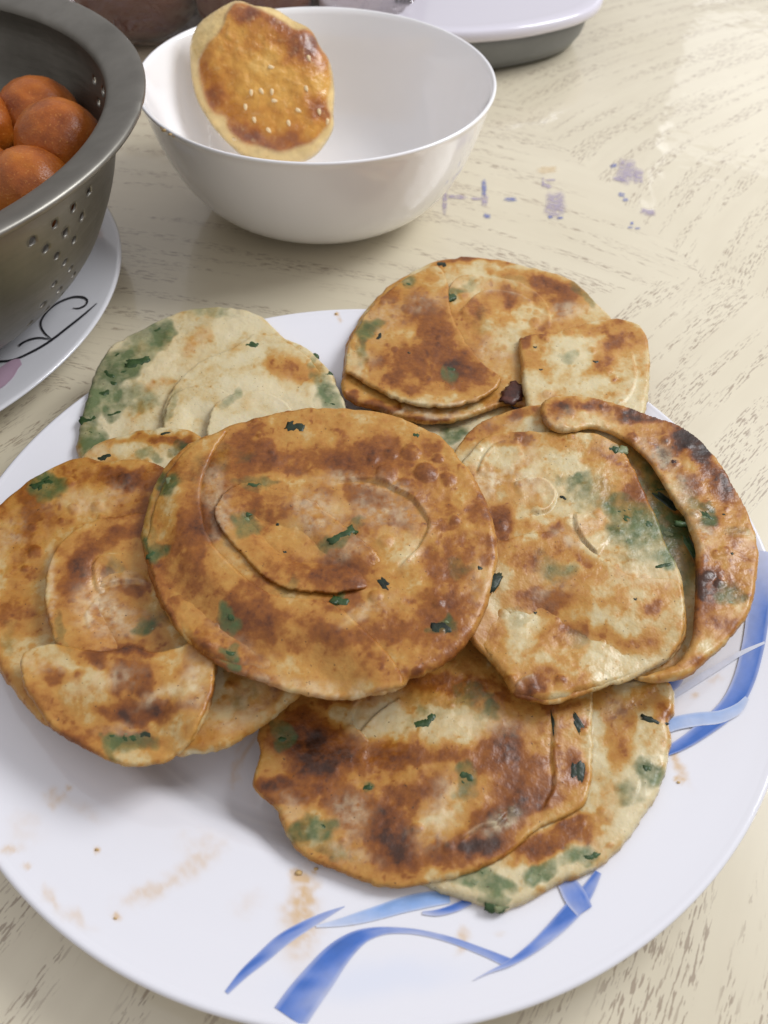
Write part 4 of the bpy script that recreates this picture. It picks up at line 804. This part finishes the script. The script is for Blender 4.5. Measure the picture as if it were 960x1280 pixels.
# ------------------------------------------------------------------ small patterned plate below the colander
SX, SY = -.268, .322
def build_small_plate():
    root = empty('small_plate', (SX, SY, 0), 'white plate with black scrolls and a pink petal under the steel colander', 'plate')
    pr = [(.0005, .006), (.075, .006), (.083, .0068), (.092, .0095), (.110, .0128), (.132, .0162), (.1372, .0171), (.1388, .0172), (.1395, .0165), (.1385, .0154), (.12, .0125), (.10, .0085), (.086, .0038), (.078, .0006), (.072, .0006), (.07, .0030), (.0005, .0032)]
    V, Fc = lathe([tuple(x) for x in spline(pr, .003, False)], 240, SX, SY)
    meshobj('dish', V, Fc, MAT['white'], root)
    tp = np.array(pr[:8])
    def pz(P): return np.interp(np.hypot(P[:, 0] - SX, P[:, 1] - SY), tp[:, 0], tp[:, 1])
    def onp(pts, lift):
        z = np.full(len(pts), .012)
        for _ in range(12): P = un(pts, z + lift); z = pz(P)
        return un(pts, z + lift)
    def strip(name, pts, wd, mat, lift):
        P = spline([(*p, q) for p, q in zip(pts, wd)], 2, False); T = np.gradient(P[:, :2], axis=0); T /= np.linalg.norm(T, axis=1)[:, None] + 1e-9; Nn = np.c_[-T[:, 1], T[:, 0]]
        m = 4; rows = [onp(P[:, :2] + Nn * (P[:, 2] * (q / (m - 1) - .5))[:, None], lift) for q in range(m)]
        V = np.stack(rows, 1).reshape(-1, 3); i, j = np.meshgrid(np.arange(len(P) - 1), np.arange(m - 1), indexing='ij')
        meshobj(name, V, np.stack([i * m + j, (i + 1) * m + j, (i + 1) * m + j + 1, i * m + j + 1], -1).reshape(-1, 4), mat, root)
    strip('black_scroll', [(-6, 452), (15, 450), (35, 442), (60, 428), (85, 409), (105, 393), (121, 379)], [2.6, 2.4, 2.6, 2.8, 2.8, 2.4, 1], MAT['black'], .0003)
    strip('black_scroll', [(65, 424), (55, 415), (51, 404), (57, 392), (70, 380), (88, 372), (102, 371), (109, 375), (107, 381), (99, 385), (91, 385)], [1, 2.2, 2.2, 2.2, 2.2, 2.2, 2.6, 2.6, 2.2, 1.8, .8], MAT['black'], .00036)
    strip('black_scroll', [(63, 424), (50, 422), (38, 424), (29, 428), (24, 432)], [1, 2, 2.2, 2.4, 3], MAT['black'], .00042)
    strip('pink_petal', [(-6, 478), (8, 466), (18, 456), (26, 452)], [20, 20, 14, 8], MAT['pink'], .0003)
    strip('pink_petal', [(-4, 487), (8, 479), (17, 468), (22, 460)], [1.2, 1.2, 1.2, 1], MAT['pink'], .0005)
    return root
small_plate = build_small_plate()

# ------------------------------------------------------------------ steel colander with drilled holes
KX, KY = -.2465, .3205
def build_colander():
    root = empty('colander', (KX, KY, .006), 'stainless steel colander with a wide flat rim and drilled holes', 'colander')
    wall = spline([(.1305, .0940), (.1312, .085), (.1290, .075), (.1250, .062), (.1195, .050), (.1132, .039), (.104, .029), (.092, .0205), (.077, .0150)], .0008, False)
    n = 620
    V, Fc = lathe(wall, n, KX, KY); k = len(wall)
    th = np.arctan2(V[:, 1] - KY, V[:, 0] - KX); zz = V[:, 2]; s = np.concatenate([[0], np.cumsum(np.hypot(*np.diff(wall, axis=0).T))]); sv = np.repeat(s, n)
    # hole centres: hourglass clusters of seven rows
    rows = [.0800, .0728, .0657, .0587, .0514, .0441, .0372]
    cen = []
    for cl in (-18.3, 26.7, -63.3, -108.3, 161.7, 206.7):
        t0 = math.radians(cl)
        for r, z in enumerate(rows):
            m = 4 - r if r < 4 else r - 2
            for q in range(m): cen.append((t0 + math.radians((q - (m - 1) / 2) * 5.36), z))
    rz = np.interp(zz, wall[::-1, 1], wall[::-1, 0])
    kill = np.zeros(len(V), bool); V2 = V.copy(); HR = .0018
    ss = lambda z: np.interp(z, wall[::-1, 1], s[::-1])
    for (tc, zc) in cen:
        dt = (th - tc + np.pi) % (2 * np.pi) - np.pi; r0 = float(np.interp(zc, wall[::-1, 1], wall[::-1, 0])); s0 = float(ss(zc))
        a = dt * r0; b = sv - s0; dd = np.hypot(a, b)
        near = dd < HR * 1.6
        if not near.any(): continue
        kill |= dd < HR * .62
        ring = (dd >= HR * .62) & (dd < HR * 1.38)          # pull the ring onto the true circle
        f = HR / np.maximum(dd[ring], 1e-9); a2 = a[ring] * f; b2 = b[ring] * f
        t2 = tc + a2 / r0; s2 = s0 + b2
        r2 = np.interp(s2, s, wall[:, 0]); z2 = np.interp(s2, s, wall[:, 1])
        V2[ring] = np.c_[KX + r2 * np.cos(t2), KY + r2 * np.sin(t2), z2]
        # outside the hole keep the grid from folding
    Fk = Fc[~kill[Fc].any(1)]
    # drop faces whose four corners all sit on one circle (inside the hole)
    cenF = V2[Fk].mean(1); tf = np.arctan2(cenF[:, 1] - KY, cenF[:, 0] - KX); keep = np.ones(len(Fk), bool)
    sf = np.interp(cenF[:, 2], wall[::-1, 1], s[::-1])
    for (tc, zc) in cen:
        dt = (tf - tc + np.pi) % (2 * np.pi) - np.pi; r0 = float(np.interp(zc, wall[::-1, 1], wall[::-1, 0]))
        keep &= np.hypot(dt * r0, sf - float(ss(zc))) > HR * .97
    Fk = Fk[keep]; used = np.unique(Fk); idx = -np.ones(len(V2), int); idx[used] = np.arange(len(used))
    o = meshobj('perforated_wall', V2[used], idx[Fk], MAT['steel'], root)
    md = o.modifiers.new('thickness', 'SOLIDIFY'); md.thickness = .0009; md.offset = 0
    # rim: broad flange sloping gently inwards with a rolled outer edge
    rim = [(.1292, .0928), (.1297, .0950), (.1312, .0962), (.1345, .0973), (.1400, .0988), (.1436, .0996), (.1456, .0993), (.1464, .0983), (.1461, .0970), (.1446, .0962), (.1430, .0966), (.1390, .0975), (.1350, .0962), (.1322, .0945), (.1318, .0925), (.1292, .0928)]
    V, Fc = lathe(spline(rim, .0012, False), 300, KX, KY)
    ph = np.arctan2(V[:, 1] - KY, V[:, 0] - KX)
    dent = .0007 * np.exp(-((ph - math.radians(2)) / .012) ** 2) + .0009 * np.exp(-((ph - math.radians(52)) / .015) ** 2) - .0005 * np.exp(-((ph - math.radians(4)) / .02) ** 2)
    V[:, 2] -= dent * (np.hypot(V[:, 0] - KX, V[:, 1] - KY) > .13)
    meshobj('rim', V, Fc, MAT['steel'], root)
    base = [(.0775, .0152), (.072, .0136), (.060, .0130), (.0005, .0130), (.0005, .0120), (.060, .0120), (.066, .0115), (.066, .0066), (.0685, .0066), (.0685, .0120), (.0740, .0130), (.0785, .0148)]
    V, Fc = lathe(base, 160, KX, KY); meshobj('base', V, Fc, MAT['steel'], root)
    return root
colander = build_colander()

# ------------------------------------------------------------------ fried balls in the colander
def ball(pt, z, r, label, seed):
    c = un([pt], z)[0]
    root = bpy.data.objects.new
    bm = bmesh.new(); bmesh.ops.create_icosphere(bm, subdivisions=5, radius=1.0)
    V = np.array([v.co[:] for v in bm.verts]); FF = np.array([[v.index for v in f.verts] for f in bm.faces]); bm.free()
    d = 1 + .05 * fbm(V[:, 0] * 1.0 + V[:, 2] * .7, V[:, 1] - V[:, 2] * .6, .9, 3, seed) + .014 * fbm(V[:, 0] + V[:, 2], V[:, 1] - V[:, 2], .15, 2, seed + 3)
    # a small puckered seam on top
    ax = np.array([.25, -.45, .86]); ax /= np.linalg.norm(ax); d -= .05 * np.exp(-((1 - V @ ax) / .012))
    V = V * d[:, None] * r * np.array([1.0, 1.0, .94])
    o = meshobj('fried_ball', V, FF, MAT['ball']); o.location = c
    return tag(o, label, 'fried ball', 'fried balls in the colander')
ball((50, 150), .062, .0200, 'orange fried ball in the colander behind the front one, top visible', 1)
ball((76, 180), .068, .0195, 'orange fried ball nearest the right wall of the colander, fully in view', 2)
ball((38, 240), .062, .0190, 'lowest orange fried ball, half hidden by the near rim of the colander', 3)
ball((-38, 160), .066, .0200, 'orange fried ball cut by the left frame edge, highest in the colander', 4)
ball((-30, 235), .060, .0200, 'orange fried ball at the left frame edge beside the lowest one', 5)
ball((30, 200), .036, .0200, 'dark orange fried ball deep between the others in the colander', 6)

# ------------------------------------------------------------------ behind: bag of brown buns, white appliance
def lump(name, c, rad, mat, seed, amp=.06, sub=4):
    bm = bmesh.new(); bmesh.ops.create_icosphere(bm, subdivisions=sub, radius=1.0)
    V = np.array([v.co[:] for v in bm.verts]); FF = np.array([[v.index for v in f.verts] for f in bm.faces]); bm.free()
    d = 1 + amp * fbm(V[:, 0] + V[:, 2] * .7, V[:, 1] - V[:, 2] * .6, .7, 4, seed)
    V = V * d[:, None] * np.array(rad); V[:, 2] = np.maximum(V[:, 2], -rad[2] * .8)
    o = meshobj(name, V, FF, mat); o.location = c; return o
for k, (c, rad, lb) in enumerate([((-.190, .668, .030), (.045, .045, .034), 'dark brown bun in the plastic bag, next to the colander rim'),
                                  ((-.105, .660, .028), (.042, .044, .032), 'dark brown bun in the plastic bag, left of the pastry'),
                                  ((-.150, .735, .034), (.046, .044, .036), 'dark brown bun at the back of the plastic bag'),
                                  ((-.045, .715, .028), (.038, .042, .031), 'dark brown bun in the plastic bag, behind the pastry top')]):
    tag(lump('brown_bun', c, rad, MAT['bun'], 20 + k), lb, 'bun', 'buns in the plastic bag')
def build_bag():
    n, m = 120, 70; th = np.arange(n) / n * 2 * np.pi; ph = np.linspace(-.5 * np.pi, .5 * np.pi, m)
    T, Pp = np.meshgrid(th, ph, indexing='ij'); sg = lambda a, e: np.sign(a) * np.abs(a) ** e
    x = sg(np.cos(T), .7) * sg(np.cos(Pp), .6); y = sg(np.sin(T), .7) * sg(np.cos(Pp), .6); z = sg(np.sin(Pp), .8)
    d = 1 + .08 * fbm(T * 30 + Pp * 12, Pp * 30 - T * 3, 14, 4, 4)
    V = np.stack([x * .150 * d, y * .098 * d, z * .040 * (1 + .10 * fbm(x * 10, y * 10, 2.2, 3, 8))], -1).reshape(-1, 3)
    V[:, 2] = np.maximum(V[:, 2] + .041, .0012 + 0 * V[:, 2])
    i, j = np.meshgrid(np.arange(n), np.arange(m - 1), indexing='ij'); i2 = (i + 1) % n
    Fc = np.stack([i * m + j, i2 * m + j, i2 * m + j + 1, i * m + j + 1], -1).reshape(-1, 4)
    o = meshobj('plastic_bag', V, Fc, MAT['film']); o.location = (-.130, .690, 0)
    return tag(o, 'crumpled clear plastic bag of brown buns behind the white bowl', 'bag')
build_bag()
def build_appliance():
    pts = [(-.058, .655), (-.055, .636), (-.045, .620), (-.022, .603), (.005, .592), (.034, .588), (.064, .594), (.093, .606), (.124, .627), (.141, .650), (.146, .680), (.142, .760), (.130, .800), (.090, .825), (.020, .830), (-.040, .815), (-.062, .780), (-.064, .700)]
    out = spline(pts, .004); c = out.mean(0)
    root = empty('kitchen_scale', (c[0], c[1], 0), 'white rounded plastic kitchen scale with a grey underside behind the bowl', 'kitchen scale')
    def stack(levels, name, mat):
        V = []; n = len(out)
        for s, z in levels: V.append(np.c_[c + (out - c) * s, np.full(n, z)])
        V = np.concatenate(V); FF = []
        for k in range(len(levels) - 1):
            for i in range(n): FF.append((k * n + i, k * n + (i + 1) % n, (k + 1) * n + (i + 1) % n, (k + 1) * n + i))
        FF.append(tuple(range(n - 1, -1, -1))); FF.append(tuple((len(levels) - 1) * n + i for i in range(n)))
        return meshobj(name, V, FF, mat, root)
    stack([(.94, .0270), (.985, .0272), (.998, .0290), (1.0, .0315), (.997, .0335), (.988, .0347), (.97, .0351), (.90, .0346), (.88, .0343)], 'platform', MAT['lid'])
    stack([(.80, .0012), (.86, .0030), (.90, .0100), (.925, .0200), (.935, .0268)], 'base', MAT['grey'])
    # small dark print near the far edge
    for k in range(4):
        x = 494 + k * 5; P = un([(x, -1), (x + 4, -1.4), (x + 4, 2.6), (x, 3)], .0352)
        meshobj('printed_mark', P, [(0, 3, 2, 1)], MAT['black'], root, False)
    return root
build_appliance()
